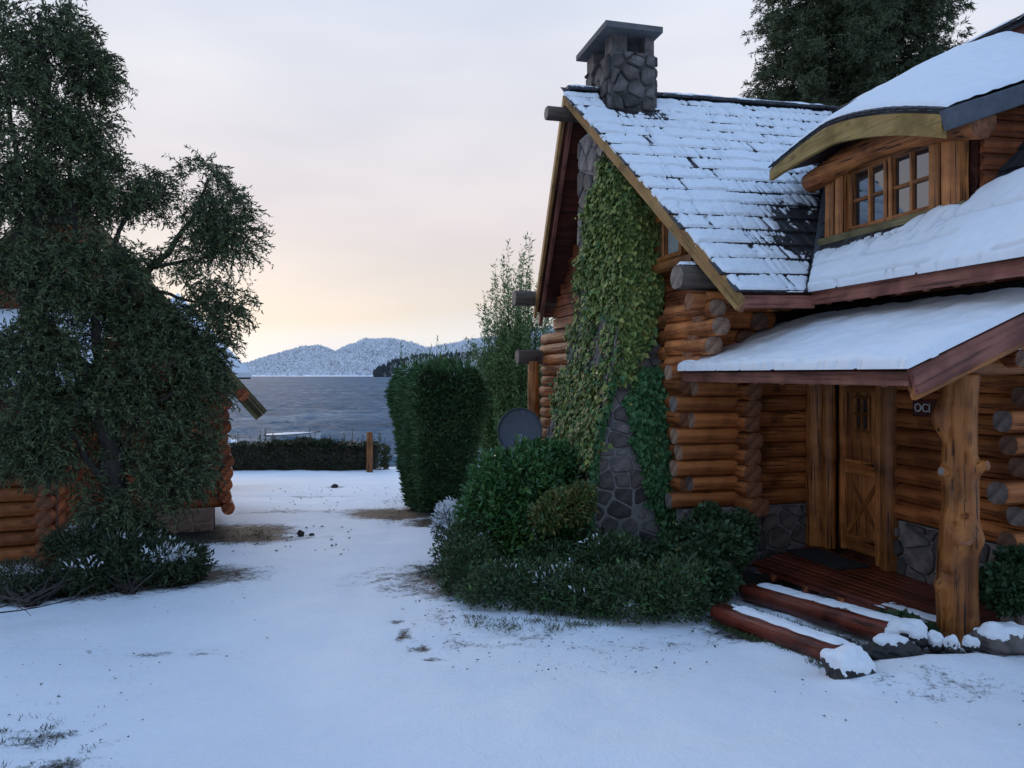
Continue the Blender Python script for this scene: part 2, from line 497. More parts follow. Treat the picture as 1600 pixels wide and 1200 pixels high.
def ell_points(c, r, n, shell=.55):
    """points in an ellipsoid, denser near its skin; returns points and outward directions"""
    d = unit(rng.normal(size=(n, 3)))
    rad = np.where(rng.random(n) < .75, shell + (1 - shell) * rng.random(n), rng.random(n) ** .5)
    return np.asarray(c) + d * rad[:, None] * np.asarray(r), d

# ------------------------------------------------------------------ ground
def near(a, lo, hi, step):
    return np.arange(lo, hi + 1e-6, step)
xs = np.concatenate([-np.geomspace(4000, 13, 16), near(0, -12, 9, .1), np.geomspace(10, 4000, 16)])
ys = np.concatenate([np.linspace(-60, 1.0, 10), near(0, 1.5, 20, .09), near(0, 20.3, 34, .3), np.geomspace(36, 76, 10), np.geomspace(90, 6000, 12)])
gx, gy = np.meshgrid(xs, ys, indexing='ij')
gz = np.zeros_like(gx)
bare = np.zeros_like(gx)
blobs = [  # centre (pixel on the ground), radii in metres, strength: ground that shows through the snow
    (640, 800, .95, .8, .95), (700, 815, .6, .6, .9), (372, 838, .8, .55, .80), (345, 832, .9, .9, .9),
    (632, 990, .07, .16, .64), (655, 1008, .10, .10, .66), (618, 970, .05, .10, .60), (680, 1022, .12, .05, .64), (697, 1038, .06, .03, .58), (676, 893, .18, .2, .55),
    (720, 960, .6, .5, .34), (820, 985, .6, .35, .32), (940, 1000, .6, .3, .30), (1060, 1000, .5, .3, .32), (760, 1000, .7, .3, .32), (900, 1040, 1.0, .3, .28),
    (60, 1148, .22, .14, .44), (95, 1192, .25, .12, .46), (200, 900, 1.2, .6, .9), (60, 920, 1.0, .5, .8),
    (1200, 985, .5, .35, .7), (1290, 1000, .4, .4, .62), (1400, 1030, .3, .25, .7), (1480, 1020, .5, .2, .6),
    (480, 775, 1.8, .25, .40), (430, 800, 1.2, .4, .42), (540, 800, 1.4, .35, .38), (450, 840, .9, .3, .42), (250, 1020, .8, .2, .33), (1480, 1080, .6, .3, .34), (780, 885, .6, .6, 1.0),
    (900, 900, 1.6, 1.0, 1.0), (1080, 900, 1.0, .8, 1.0), (523, 760, .35, .3, .5), (790, 715, 2.5, 2.5, .46)]
bl = [(G(px, py), rx, ry, s) for px, py, rx, ry, s in blobs]
for i in range(gx.shape[0]):
    for j in range(gx.shape[1]):
        x, y = gx[i, j], gy[i, j]
        z = gbase(x, y)
        if x > -.5 and y < 8:
            z += .022 * sum(noise.noise(Vector((x * 4.3 * k, y * 4.3 * k, k))) / k for k in (1, 2)) * min(1, x + .5)
        if -14 < x < 11 and 1 < y < 36:
            z += .040 * noise.noise(Vector((x * .6, y * .6, 3.1))) + .022 * noise.noise(Vector((x * 2.1, y * 2.1, 7.7)))
            z -= .022 * math.exp(-((abs(x + .35 + .075 * y) - .65) / .16) ** 2) * (.6 + .6 * noise.noise(Vector((x, y * .8, 4))))
            if y < 14:
                z += .007 * noise.noise(Vector((x * 6.5, y * 6.5, 1.2)))
            b = 0.0
            for c, rx, ry, s in bl:
                q = ((x - c.x) / rx) ** 2 + ((y - c.y) / ry) ** 2
                if q < 5:
                    b = max(b, s * math.exp(-q * .55))
            bare[i, j] = b
            z -= .03 * min(1, b)
        gz[i, j] = z
# low snow mounds beside the step stones
for (px, py, r, h) in ((1470, 1055, .45, .09), (1390, 1075, .28, .05), (1560, 1050, .5, .07), (1180, 1010, .5, .03)):
    c = G(px, py)
    gz += h * np.exp(-(((gx - c.x) / r) ** 2 + ((gy - c.y) / (r * .55)) ** 2))
m, t, b = new_mat('snow_ground')
at = N(t, 'ShaderNodeAttribute'); at.attribute_name = 'bare'
n1 = noise_node(t, 5.5, 9, .76); n2 = noise_node(t, 34, 5, .75); n3 = noise_node(t, 1.1, 5, .6)
nmix = N(t, 'ShaderNodeMath', operation='MULTIPLY_ADD'); t.links.new(n2.outputs[0], nmix.inputs[0]); nmix.inputs[1].default_value = .75
t.links.new(n1.outputs[0], nmix.inputs[2])
su = N(t, 'ShaderNodeMath', operation='ADD'); t.links.new(at.outputs['Fac'], su.inputs[0]); t.links.new(nmix.outputs[0], su.inputs[1])
mask = ramp(t, [(.0, (0, 0, 0)), (.5, (0, 0, 0)), (.58, (1, 1, 1))])
sc2 = N(t, 'ShaderNodeMath', operation='MULTIPLY'); t.links.new(su.outputs[0], sc2.inputs[0]); sc2.inputs[1].default_value = .405
t.links.new(sc2.outputs[0], mask.inputs[0])
soil = ramp(t, [(.3, (.012, .010, .008)), (.5, (.026, .021, .016)), (.7, (.05, .040, .029))], n2.outputs[0])
snowc = ramp(t, [(.3, (.78, .82, .88)), (.7, (.88, .89, .92))], n3.outputs[0])
t.links.new(mixc(t, mask.outputs[0], snowc.outputs[0], soil.outputs[0]), b.inputs['Base Color'])
b.inputs['Roughness'].default_value = .65; b.inputs['Specular IOR Level'].default_value = .3
n4 = noise_node(t, 9, 7, .68)
n5 = noise_node(t, 60, 3, .6)
ad = N(t, 'ShaderNodeMath', operation='MULTIPLY_ADD'); t.links.new(n5.outputs[0], ad.inputs[0]); ad.inputs[1].default_value = .3; t.links.new(n4.outputs[0], ad.inputs[2])
ad2 = N(t, 'ShaderNodeMath', operation='MULTIPLY_ADD'); t.links.new(mask.outputs[0], ad2.inputs[0]); ad2.inputs[1].default_value = -.6; t.links.new(ad.outputs[0], ad2.inputs[2])
bump(t, b, ad2.outputs[0], .8, .03)
M['ground'] = m
nu, nv = gx.shape
idx = np.arange(nu * nv).reshape(nu, nv)
q = np.stack([idx[:-1, :-1], idx[1:, :-1], idx[1:, 1:], idx[:-1, 1:]], -1).reshape(-1, 4)
ground = fast_mesh('snowy_ground', np.stack([gx, gy, gz], -1).reshape(-1, 3), q, M['ground'], None, None, True, pattrs={'bare': bare.ravel()})
tag(ground, 'white snow covering the sloping yard and path down to the lake', None, None, 'structure')

# ------------------------------------------------------------------ lake, far shore, hills
LZ = -5.0
ta = np.concatenate([np.linspace(-6, -.52, 24), np.linspace(-.5, .06, 300), np.linspace(.08, 6, 24)])
ry = np.concatenate([np.geomspace(30, 700, 520), np.geomspace(720, 5200, 40)])
la, lr = np.meshgrid(ta, ry, indexing='ij')
lx = la * lr; ly = lr
lz = np.zeros_like(lx)
wr = np.random.default_rng(3)
for k in range(34):
    wl = 1.1 * 1.13 ** k * .8 if k < 20 else 2 + wr.random() * 12
    an = R(90) + wr.normal() * .55
    kx, ky = math.cos(an) * 2 * math.pi / wl, math.sin(an) * 2 * math.pi / wl
    amp = .0105 * wl ** .75
    ph = wr.random() * 6.28
    fade = np.clip(1.4 - lr * .0045 / wl * 2.0, 0, 1)
    s_ = np.sin(kx * lx + ky * ly + ph + .6 * np.sin(.11 * lx * (1 + .1 * k) + k))
    lz += amp * fade * (1 - np.abs(s_) * 1.2)
lz = np.clip(lz, -.35, .5) * np.clip((lr - 30) / 12, 0, 1)
m, t, b = new_mat('lake_water')
b.inputs['Roughness'].default_value = .24
b.inputs['Specular IOR Level'].default_value = .06
n1 = noise_node(t, .55, 6, .7, mapscale=(1, 2.2, 1)); n2 = noise_node(t, 2.6, 4, .65, mapscale=(1, 1.8, 1))
ad = N(t, 'ShaderNodeMath', operation='MULTIPLY_ADD'); t.links.new(n2.outputs[0], ad.inputs[0]); ad.inputs[1].default_value = .45; t.links.new(n1.outputs[0], ad.inputs[2])
bump(t, b, ad.outputs[0], 1.0, .55)
gl = N(t, 'ShaderNodeBsdfGlossy'); gl.inputs['Roughness'].default_value = .3
df = N(t, 'ShaderNodeBsdfDiffuse')
mx = N(t, 'ShaderNodeMixShader'); mx.inputs[0].default_value = .07
t.links.new(df.outputs[0], mx.inputs[1]); t.links.new(gl.outputs[0], mx.inputs[2])
bn = [n for n in t.nodes if n.type == 'BUMP'][0]
t.links.new(bn.outputs[0], gl.inputs['Normal']); t.links.new(bn.outputs[0], df.inputs['Normal'])
t.links.new(mx.outputs[0], [n for n in t.nodes if n.type == 'OUTPUT_MATERIAL'][0].inputs[0])
n3 = noise_node(t, .075, 5, .62, mapscale=(.8, 2.0, 1)); n6 = noise_node(t, .30, 4, .6, mapscale=(.7, 1.8, 1))
l1 = N(t, 'ShaderNodeMath', operation='MULTIPLY_ADD'); t.links.new(n6.outputs[0], l1.inputs[0]); l1.inputs[1].default_value = .38
l0 = N(t, 'ShaderNodeMath', operation='MULTIPLY'); t.links.new(n3.outputs[0], l0.inputs[0]); l0.inputs[1].default_value = .42
t.links.new(l0.outputs[0], l1.inputs[2])
lmx = N(t, 'ShaderNodeMath', operation='MULTIPLY_ADD'); t.links.new(n1.outputs[0], lmx.inputs[0]); lmx.inputs[1].default_value = .20; t.links.new(l1.outputs[0], lmx.inputs[2])
fo = ramp(t, [(.37, (.020, .055, .10)), (.46, (.050, .118, .188)), (.55, (.090, .170, .245)), (.63, (.30, .37, .43))], lmx.outputs[0])  # dark swells and pale wave streaks are painted into the water colour
t.links.new(fo.outputs[0], df.inputs[0]); t.nodes.remove(b)
lake = grid_mesh('lake', np.stack([lx, ly, LZ + lz], -1), m)
tag(lake, 'choppy blue grey lake beyond the low hedge', None, None, 'structure')

def snowy_tree_mat(name, dark, amount):
    m, t, b = new_mat(name)
    ge = N(t, 'ShaderNodeNewGeometry'); sp = N(t, 'ShaderNodeSeparateXYZ'); t.links.new(ge.outputs['Normal'], sp.inputs[0])
    n1 = noise_node(t, .06, 4, .6)
    s = N(t, 'ShaderNodeMath', operation='ADD'); t.links.new(sp.outputs[2], s.inputs[0]); t.links.new(n1.outputs[0], s.inputs[1])
    mk = ramp(t, [(.5 - amount, (0, 0, 0)), (.75 - amount, (1, 1, 1))])
    sca = N(t, 'ShaderNodeMath', operation='MULTIPLY'); t.links.new(s.outputs[0], sca.inputs[0]); sca.inputs[1].default_value = .6
    t.links.new(sca.outputs[0], mk.inputs[0])
    t.links.new(mixc(t, mk.outputs[0], dark, (.82, .84, .88)), b.inputs['Base Color'])
    b.inputs['Roughness'].default_value = .8
    return m
M['hill'] = mottled('snowy_hillside', [(.20, .22, .25), (.45, .47, .50), (.78, .79, .82)], .02, .9, 0, .1, 0)
M['hill_dark'] = mottled('dark_headland', [(.03, .035, .04), (.06, .065, .07)], .05, .9, 0, .1, 0)
M['tree_snowy'] = snowy_tree_mat('snowy_hazed_forest', (.23, .245, .26), .22)  # distance haze is put into the pale tree grey, besides the real snow
M['tree_dark'] = snowy_tree_mat('dark_forest', (.03, .042, .045), -.25)
def hill(name, prof, Ys, Yr, matr, label, ntrees, tsize, tmat, forest_label, seed):
    g = np.random.default_rng(seed)
    px0 = np.array([p[0] for p in prof], float); py0 = np.array([p[1] for p in prof], float)
    ppx = np.linspace(px0[0], px0[-1], 150)
    ppy = np.interp(ppx, px0, py0) + (5 if Yr > 2000 else -3) + np.array([2.6 * noise.noise(Vector((q_ * .05, seed, 0))) + 1.5 * noise.noise(Vector((q_ * .16, seed, 4))) for q_ in ppx])
    nu_, nv_ = 160, 26
    uu = np.linspace(ppx[0], ppx[-1], nu_); vv = np.linspace(0, 1.6, nv_)
    pts = np.zeros((nu_, nv_, 3))
    def surf(px, v):
        Y = Ys + (Yr - Ys) * v
        hz = (CY - np.interp(px, ppx, ppy)) / F * Yr - LZ
        s = np.where(v <= 1, np.sin(np.clip(v, 0, 1) * np.pi / 2) ** 1.15, np.cos((v - 1) * 1.6))
        Xr = (px - CX) / F * (Ys + (Yr - Ys) * min(1, .6))
        X = (px - CX) / F * Y
        return X, Y, LZ + .5 + hz * s
    for i, u_ in enumerate(uu):
        for j, v_ in enumerate(vv):
            x, y, z = surf(u_, v_)
            h = noise.noise(Vector((x * .004, y * .004, seed))) * .10 * (z - LZ) + noise.noise(Vector((x * .015, y * .015, seed))) * 2
            pts[i, j] = (x, y, z + (h if 0 < v_ else 0))
    pts[:, 0, 2] = LZ - 2
    o = grid_mesh(name, pts, matr)
    tag(o, label, None, None, 'structure')
    vs, fs = [], []
    for k in range(ntrees):
        px_ = g.uniform(ppx[0], ppx[-1]); v_ = g.random() ** 1.0 * 1.06
        x, y, z = surf(px_, v_)
        s = tsize * g.uniform(.6, 1.25)
        r = s * g.uniform(.22, .36)
        o_ = len(vs); kk = 5; a0 = g.random() * 6
        zb = z - 1.5 + noise.noise(Vector((x * .004, y * .004, seed))) * .10 * (z - LZ)
        for i in range(kk):
            an = a0 + 6.283 * i / kk
            vs.append((x + r * math.cos(an), y + r * math.sin(an), zb + s * g.uniform(.1, .3)))
        vs.append((x + g.normal() * r * .2, y, zb + s)); vs.append((x, y, zb - 2))
        for i in range(kk):
            fs.append((o_ + i, o_ + (i + 1) % kk, o_ + kk)); fs.append((o_ + (i + 1) % kk, o_ + i, o_ + kk + 1))
    f = fast_mesh(name.replace('hill', 'forest').replace('headland', 'headland_forest'), np.array(vs), np.array(fs), tmat)
    tag(f, forest_label, None, None, 'stuff')
hill('far_hill', [(150, 578), (300, 576), (360, 571), (388, 565), (415, 556), (440, 549), (470, 541), (498, 538), (512, 541), (530, 552), (600, 560), (760, 540)],
     2300, 3600, M['hill'], 'farther snowy hill with a pale top across the lake', 9000, 13, M['tree_snowy'], 'snow dusted trees covering the farther hill', 4)
hill('near_hill', [(380, 587), (430, 584), (470, 575), (500, 561), (530, 545), (548, 536), (570, 530), (610, 532), (640, 535), (668, 543), (700, 536), (740, 527), (800, 522), (900, 500), (1100, 470), (1500, 450)],
     1900, 2700, M['hill'], 'broad snowy hill rising from the far lake shore', 22000, 10.5, M['tree_snowy'], 'snow laden forest on the broad hill', 9)
hill('dark_headland', [(583, 588), (592, 581), (612, 570), (640, 564), (680, 560), (760, 556), (900, 552), (1200, 545)],
     1450, 1700, M['hill_dark'], 'low dark headland reaching into the lake', 2600, 10, M['tree_dark'], 'dark snowless trees on the low headland', 12)
shore = []
for i in range(60):
    x = -2600 + 60 * i
    shore.append([(x, 1860 + 12 * math.sin(i), LZ + .1), (x, 1950, LZ + 4.0)])
tag(grid_mesh('far_shore', np.array(shore), M['snow']), 'thin strip of white snow along the far shore', None, None, 'structure')

# ================================================================== THE LOG CABIN (right)
cabin = empty('log_cabin', H(4.35, 8.3, -2.3), 'varnished log cabin with snowy shingle roofs, stone chimney and porch', 'cabin', rotz=TH)
ZT = .877                                   # slope of the wing roof (rise per metre of b)
def zw(a, b): return .83 + .02 * (a - 4.15) + ZT * (b - 6.92)
RB = 10.67                                  # ridge of the wing
ZR = .83 + ZT * (RB - 6.92)
def zl(a, b): return ZR + .02 * (a - 4.15) - ZT * (b - RB)
def zm(a): return .90 + 1.04 * (a - 5.0)    # main roof
RA = 8.1
LOGM = (M['log'], M['end'])
LOGD = (M['log_dark'], M['end_dark'])
def hlog(p0, p1, r=.1, mats=LOGM, name='log', taper=.045, rough=.06, par=cabin, bend=0.0, seg=16, flat=.86):
    s = random.uniform(-taper, taper)
    return logpiece(name, H(*p0), H(*p1), r * (1 + s), r * (1 - s), mats, par, rough=rough, bend=bend, seg=seg, flat=flat)
def hbox(name, lo, hi, mat, par=cabin):
    (x0, y0, z0), (x1, y1, z1) = lo, hi
    vs = [(x, y, z) for x in (x0, x1) for y in (y0, y1) for z in (z0, z1)]
    fs = [(0, 1, 3, 2), (4, 6, 7, 5), (0, 4, 5, 1), (2, 3, 7, 6), (0, 2, 6, 4), (1, 5, 7, 3)]
    return add(name, vs, fs, mat, par, HM.copy(), smooth=False)
def slab(name, poly, up, thick, mat, par=cabin):
    """poly: list of (a,b,z) on a plane; thickened downwards against up"""
    n = len(poly)
    P0 = [Vector(p) for p in poly]; P1 = [p - Vector(up) * thick for p in P0]
    vs = P0 + P1
    fs = [tuple(range(n)), tuple(reversed(range(n, 2 * n)))] + [(i, i + n, (i + 1) % n + n, (i + 1) % n) for i in range(n)]
    me = mesh(name, vs, fs, mat, smooth=False)
    bm = bmesh.new(); bm.from_mesh(me); bmesh.ops.recalc_face_normals(bm, faces=bm.faces); bm.to_mesh(me); bm.free()
    return put(bpy.data.objects.new(name, me), par, HM.copy())

# --- dark inner walls so that no gap between logs is open
hbox('inner_wall', (4.38, 8.32, -2.6), (5.98, 13.7, .95), M['soffit'])
hbox('inner_wall', (6.14, 5.25, -2.6), (9.9, 13.7, .9), M['soffit'])
# gable triangle body behind its boards
gp = [(4.42, 7.55, .72), (4.42, 13.75, .72), (4.42, 13.75, zl(4.4, 13.75) - .12), (4.42, RB, ZR - .12), (4.42, 7.55, zw(4.4, 7.55) - .12)]
slab('inner_wall', gp, (-1, 0, 0), .12, M['soffit'])

# --- gable wall logs (run along b), seen left and right of the chimney
for k in range(12):
    z = -1.52 + .198 * k
    b0 = 8.36
    if k >= 9:
        b0 = 7.98 - .12 * (k - 9)
    hlog((4.33, b0, z), (4.33, 14.2 + random.uniform(-.08, .12), z + .01), .1155, (M['log'], M['end']), bend=.004)
# gable infill boards above, clipped under the two roof slopes
for k in range(16):
    z = .93 + .2 * k
    bl_, br_ = RB - (ZR - z - .32) / ZT, RB + (ZR - z - .32) / ZT
    if k < 5: bl_ = max(bl_, 7.6)
    br_ = min(br_, 13.7)
    if br_ - bl_ < .3:
        break
    board('plank', H(4.36, bl_, z), H(4.36, br_, z), .05, .19, (M['log_dark'], M['end_dark']), cabin, chamfer=.2)
# --- wing side wall, lower logs facing the camera (run along a)
la_ = [4.02, 4.30, 4.12, 4.16, 4.10, 4.33, 4.10, 4.36]
for k in range(9):
    z = -1.48 + .188 * k
    a0 = la_[k % 8] + random.uniform(-.02, .02)
    hlog((a0, 8.28, z), (6.02, 8.28, z + .004), .1095, (M['log'], M['end_gray'] if k in (0, 1, 6) else M['end_pale']))
# crossing logs whose ends make the column left of the porch
for k in range(8):
    z = -1.53 + .19 * k
    hlog((4.97 + random.uniform(-.015, .015), 7.98 - (.10 if k == 0 else 0) + random.uniform(-.04, .04), z), (4.97, 8.8, z), .118 if k else .135, (M['log'], M['end']), flat=.81)
# upper side-wall logs under the wing eave, corbelled towards the camera
for k in range(4):
    z = .22 + .2 * k
    bb = 8.05 - .13 * k
    hlog((4.15, bb, z), (4.75 + .16 * k, bb, z), .1165, (M['log'], M['end']))
    if k > 0:
        hlog((4.62 + .12 * k, 7.86 - .1 * k, z - .02), (4.62 + .12 * k, 8.8, z - .0), .1165, (M['log'], M['end_dark']))
    hlog((4.24, 7.75 - .16 * k if k < 3 else 7.5, z - .1), (4.24, 8.6, z - .1), .1165, (M['log'], M['end_pale']))
# --- door wall logs (along b at a = 6)
for k in range(14):
    z = -1.42 + .192 * k
    hlog((6.0, 5.0 + random.uniform(-.05, .06), z), (6.0, 6.86, z), .112, (M['log'], M['end_dark']))
hbox('lintel', (5.9, 6.75, -.02), (6.1, 8.28, .24), M['log_dark'])
for k in range(4):
    hlog((6.0, 6.8, .34 + .192 * k), (6.0, 8.4, .34 + .192 * k), .1, LOGD)
# --- right wing wall (along a at b = 5.2) with grey log ends beside the post
ends = [(5.52, -1.62, .105, 'end_dark'), (5.60, -1.40, .10, 'end_dark'), (5.70, -1.19, .10, 'end_gray'), (5.50, -.985, .108, 'end_gray'), (5.72, -.78, .1, 'end_dark'),
        (5.62, -.59, .1, 'end_dark'), (5.56, -.39, .11, 'end_gray'), (5.75, -.19, .1, 'end_dark')]
for a0, z, r, e in ends:
    hlog((a0, 5.18, z), (9.9, 5.18, z), r, (M['log'], M[e]))
for k in range(10):
    z = .02 + .2 * k
    hlog((5.95 + random.uniform(-.05, .05), 5.18, z), (9.9, 5.18, z), .1, LOGD)
hlog((5.42, 4.86, .125), (5.42, 5.9, .125), .085, LOGD)
# far-left corner: grey beam ends, purlins and the orange corner post
hlog((3.62, 13.86, 1.42), (4.9, 13.86, 1.42), .155, (M['log_gray'], M['end_gray']), rough=.08)
hlog((3.75, 14.12, .33), (4.8, 14.12, .33), .15, (M['log_gray'], M['end_gray']), rough=.1)
pole = logpiece('corner_post', H(4.05, 14.05, gbase(0, 14.5)), H(4.05, 14.05, .25), .13, .105, (M['jamb'], M['end']), cabin, seg=16, rough=.1)
hlog((3.28, 10.70, 3.80), (4.6, 10.70, 3.80), .105, (M['log_gray'], M['end_gray']))
# big squared purlin end with snow under the near verge
hp = hlog((3.86, 7.72, 1.07), (4.7, 7.72, 1.07), .16, (M['log_gray'], M['end_gray']), rough=.07)
hlog((3.98, 7.66, .80), (4.9, 7.66, .80), .115, (M['log'], M['end']))

# --- stones
def clip(poly, nx, ny, d):
    out_ = []
    for i in range(len(poly)):
        p, q_ = poly[i], poly[(i + 1) % len(poly)]
        dp, dq = p[0] * nx + p[1] * ny - d, q_[0] * nx + q_[1] * ny - d
        if dp <= 0: out_.append(p)
        if dp * dq < 0:
            s = dp / (dp - dq)
            out_.append((p[0] + (q_[0] - p[0]) * s, p[1] + (q_[1] - p[1]) * s))
    return out_
def stone_wall(outline, cell, org, eu, ev, par, mat='stone', depth=.06, gap=.022, seed=0, skip=None, M4=HM):
    """irregular stones filling a 2-D outline (u,v); org/eu/ev in house frame; each stone an object"""
    g = random.Random(seed)
    eu, ev, org = Vector(eu), Vector(ev), Vector(org)
    en = eu.cross(ev).normalized()
    us = [p[0] for p in outline]; vs_ = [p[1] for p in outline]
    seeds = []
    v = min(vs_) - cell * .2; row = 0
    while v < max(vs_) + cell * .5:
        u = min(us) - cell * g.random()
        while u < max(us) + cell * .6:
            seeds.append((u + g.uniform(-.3, .3) * cell, v + g.uniform(-.28, .28) * cell))
            u += cell * g.uniform(.85, 1.45)
        v += cell * .82; row += 1
    for s in seeds:
        poly = list(outline)
        for o_ in seeds:
            if o_ is s: continue
            dx, dy = o_[0] - s[0], o_[1] - s[1]
            d2 = dx * dx + dy * dy
            if d2 > (3.2 * cell) ** 2: continue
            poly = clip(poly, dx, dy, (o_[0] ** 2 + o_[1] ** 2 - s[0] ** 2 - s[1] ** 2) / 2)
            if len(poly) < 3: break
        if len(poly) < 3: continue
        cx = sum(p[0] for p in poly) / len(poly); cy = sum(p[1] for p in poly) / len(poly)
        ar = abs(sum(poly[i][0] * poly[(i + 1) % len(poly)][1] - poly[(i + 1) % len(poly)][0] * poly[i][1] for i in range(len(poly)))) / 2
        if ar < (cell * .34) ** 2: continue
        if skip and skip(cx, cy): continue
        # round the corners once
        rp = []
        for i in range(len(poly)):
            p, q_ = poly[i], poly[(i + 1) % len(poly)]
            rp += [(p[0] * .86 + q_[0] * .14, p[1] * .86 + q_[1] * .14), (p[0] * .14 + q_[0] * .86, p[1] * .14 + q_[1] * .86)]
        gg = gap * g.uniform(.4, 1.1); dd = depth * g.uniform(.4, 1.15)
        ring = []
        for p in rp:
            dx, dy = p[0] - cx, p[1] - cy
            l = math.hypot(dx, dy)
            f_ = max(.45, 1 - gg / max(l, 1e-4))
            ring.append((dx * f_, dy * f_))
        n = len(ring)
        V3 = []
        for (sc_, h) in ((1.0, -.03), (1.0, dd * .55), (.86, dd * .95)):
            for (x, y) in ring:
                hh = h + (g.uniform(-.12, .12) * dd if h > 0 else 0)
                V3.append(eu * (x * sc_) + ev * (y * sc_) + en * hh)
        V3.append(en * dd * 1.05)
        fs = []
        for k in range(2):
            for i in range(n):
                j = (i + 1) % n
                fs.append((k * n + i, k * n + j, (k + 1) * n + j, (k + 1) * n + i))
        for i in range(n):
            fs.append((2 * n + i, 2 * n + (i + 1) % n, 3 * n))
        o = org + eu * cx + ev * cy
        add('stone', V3, fs, M[mat], par, M4 @ Matrix.Translation(o), smooth=False)
# chimney breast against the gable
CA = 3.86
chim = put(bpy.data.objects.new('chimney', None), cabin, HM @ Matrix.Translation((4.2, 10.4, -2.4)))
# levels: z, front face a, near side b, far side b; the base splays out towards the yard
BRL = [(-2.6, 3.22, 8.70, 10.95), (-1.6, 3.27, 8.72, 10.95), (-.9, 3.36, 8.78, 10.92), (-.2, 3.60, 8.92, 10.90), (.3, 3.78, 9.03, 10.9),
       (1.0, 3.86, 9.12, 10.9), (2.3, 3.86, 9.22, 10.9), (3.25, 3.86, 9.75, 10.9), (3.5, 3.86, 10.05, 10.9)]
def brl(z, k): return float(np.interp(z, [q_[0] for q_ in BRL], [q_[k] for q_ in BRL]))
vs, fs = [], []
for z_, a_, b0_, b1_ in BRL:
    vs += [(a_, b0_, z_), (4.42, b0_, z_), (4.42, b1_, z_), (a_, b1_, z_)]
for k in range(len(BRL) - 1):
    for i in range(4):
        fs.append((k * 4 + i, k * 4 + (i + 1) % 4, k * 4 + 4 + (i + 1) % 4, k * 4 + 4 + i))
fs.append(tuple((len(BRL) - 1) * 4 + i for i in range(4)))
add('mortar_core', vs, fs, M['mortar'], chim, HM.copy(), smooth=False)
for z0_, z1_ in ((-2.6, -1.0), (-1.0, -.2), (-.2, 1.0), (1.0, 2.3), (2.3, 3.45)):
    a0_, a1_, n0_, n1_, f0_, f1_ = brl(z0_, 1), brl(z1_, 1), brl(z0_, 2), brl(z1_, 2), brl(z0_, 3), brl(z1_, 3)
    ln_ = math.hypot(a1_ - a0_, z1_ - z0_)
    stone_wall([(-f0_, 0), (-n0_, 0), (-n1_, ln_), (-f1_, ln_)], .34, (a0_, 0, z0_), (0, -1, 0), ((a1_ - a0_) / ln_, 0, (z1_ - z0_) / ln_), chim, 'stone', .05, .024, int(z0_ * 10) + 90)
    ln_ = math.hypot(n1_ - n0_, z1_ - z0_)
    stone_wall([(a0_, 0), (4.32, 0), (4.32, ln_), (a1_, ln_)], .235, (0, n0_, z0_), (1, 0, 0), (0, (n1_ - n0_) / ln_, (z1_ - z0_) / ln_), chim, 'stone', .045, .022, int(z0_ * 10) + 60)
# chimney stack above the ridge
s0, s1, t0, t1 = 4.13, 4.80, 10.28, 11.28
zt, zb = 4.62, 3.35
hbox('mortar_core', (s0, t0, zb), (s1, t1, zt), M['mortar_dark'], chim)
stone_wall([(s0, zb), (s1, zb), (s1, zt), (s0, zt)], .24, (0, t0, 0), (1, 0, 0), (0, 0, 1), chim, 'stone_dark', .075, .02, 11)
stone_wall([(-t1, zb), (-t0, zb), (-t0, zt), (-t1, zt)], .24, (s0, 0, 0), (0, -1, 0), (0, 0, 1), chim, 'stone_dark', .075, .02, 12)
stone_wall([(t0, zb), (t1, zb), (t1, zt), (t0, zt)], .26, (s1, 0, 0), (0, 1, 0), (0, 0, 1), chim, 'stone_dark', .06, .02, 13)
# corner supports of the cap (smoke opening between them) and the cap slab
for (a_, b_, wa, wb) in ((s0 + .12, t0 + .14, .24, .26), (s1 - .08, t0 + .14, .14, .26), (s0 + .12, t1 - .14, .26, .28), (s1 - .12, t1 - .14, .26, .28)):
    stone_o = hbox('cap_support', (a_ - wa / 2, b_ - wb / 2, zt - .02), (a_ + wa / 2, b_ + wb / 2, zt + .26), M['stone_dark'], chim)
hbox('flue_floor', (s0 + .1, t0 + .1, zt + .002), (s1 - .1, t1 - .1, zt + .02), M['soil'], chim)
hbox('chimney_cap', (3.97, 10.10, zt + .262), (4.84, 11.36, zt + .345), M['slab'], chim)
# stone footing under the porch logs
def foot(outline_b, seed):
    stone_wall(outline_b, .27, (5.93, 0, 0), (0, -1, 0), (0, 0, 1), cabin, 'stone', .05, .028, seed)
hbox('stone_footing', (5.94, 5.3, -2.7), (6.12, 6.88, -1.53), M['mortar'])
foot([(-6.85, -2.5), (-5.32, -2.5), (-5.32, -1.53), (-6.85, -1.53)], 21)
hbox('stone_footing', (4.2, 8.22, -2.7), (6.0, 8.4, -1.58), M['mortar'])
stone_wall([(4.2, -2.6), (5.9, -2.6), (5.9, -1.58), (4.2, -1.58)], .27, (0, 8.21, 0), (1, 0, 0), (0, 0, 1), cabin, 'stone', .05, .024, 22)
hbox('stone_footing', (5.6, 5.15, -2.7), (9.9, 5.24, -1.72), M['mortar'])
stone_wall([(5.6, -2.6), (7.4, -2.6), (7.4, -1.72), (5.6, -1.72)], .26, (0, 5.14, 0), (1, 0, 0), (0, 0, 1), cabin, 'stone', .05, .024, 23)

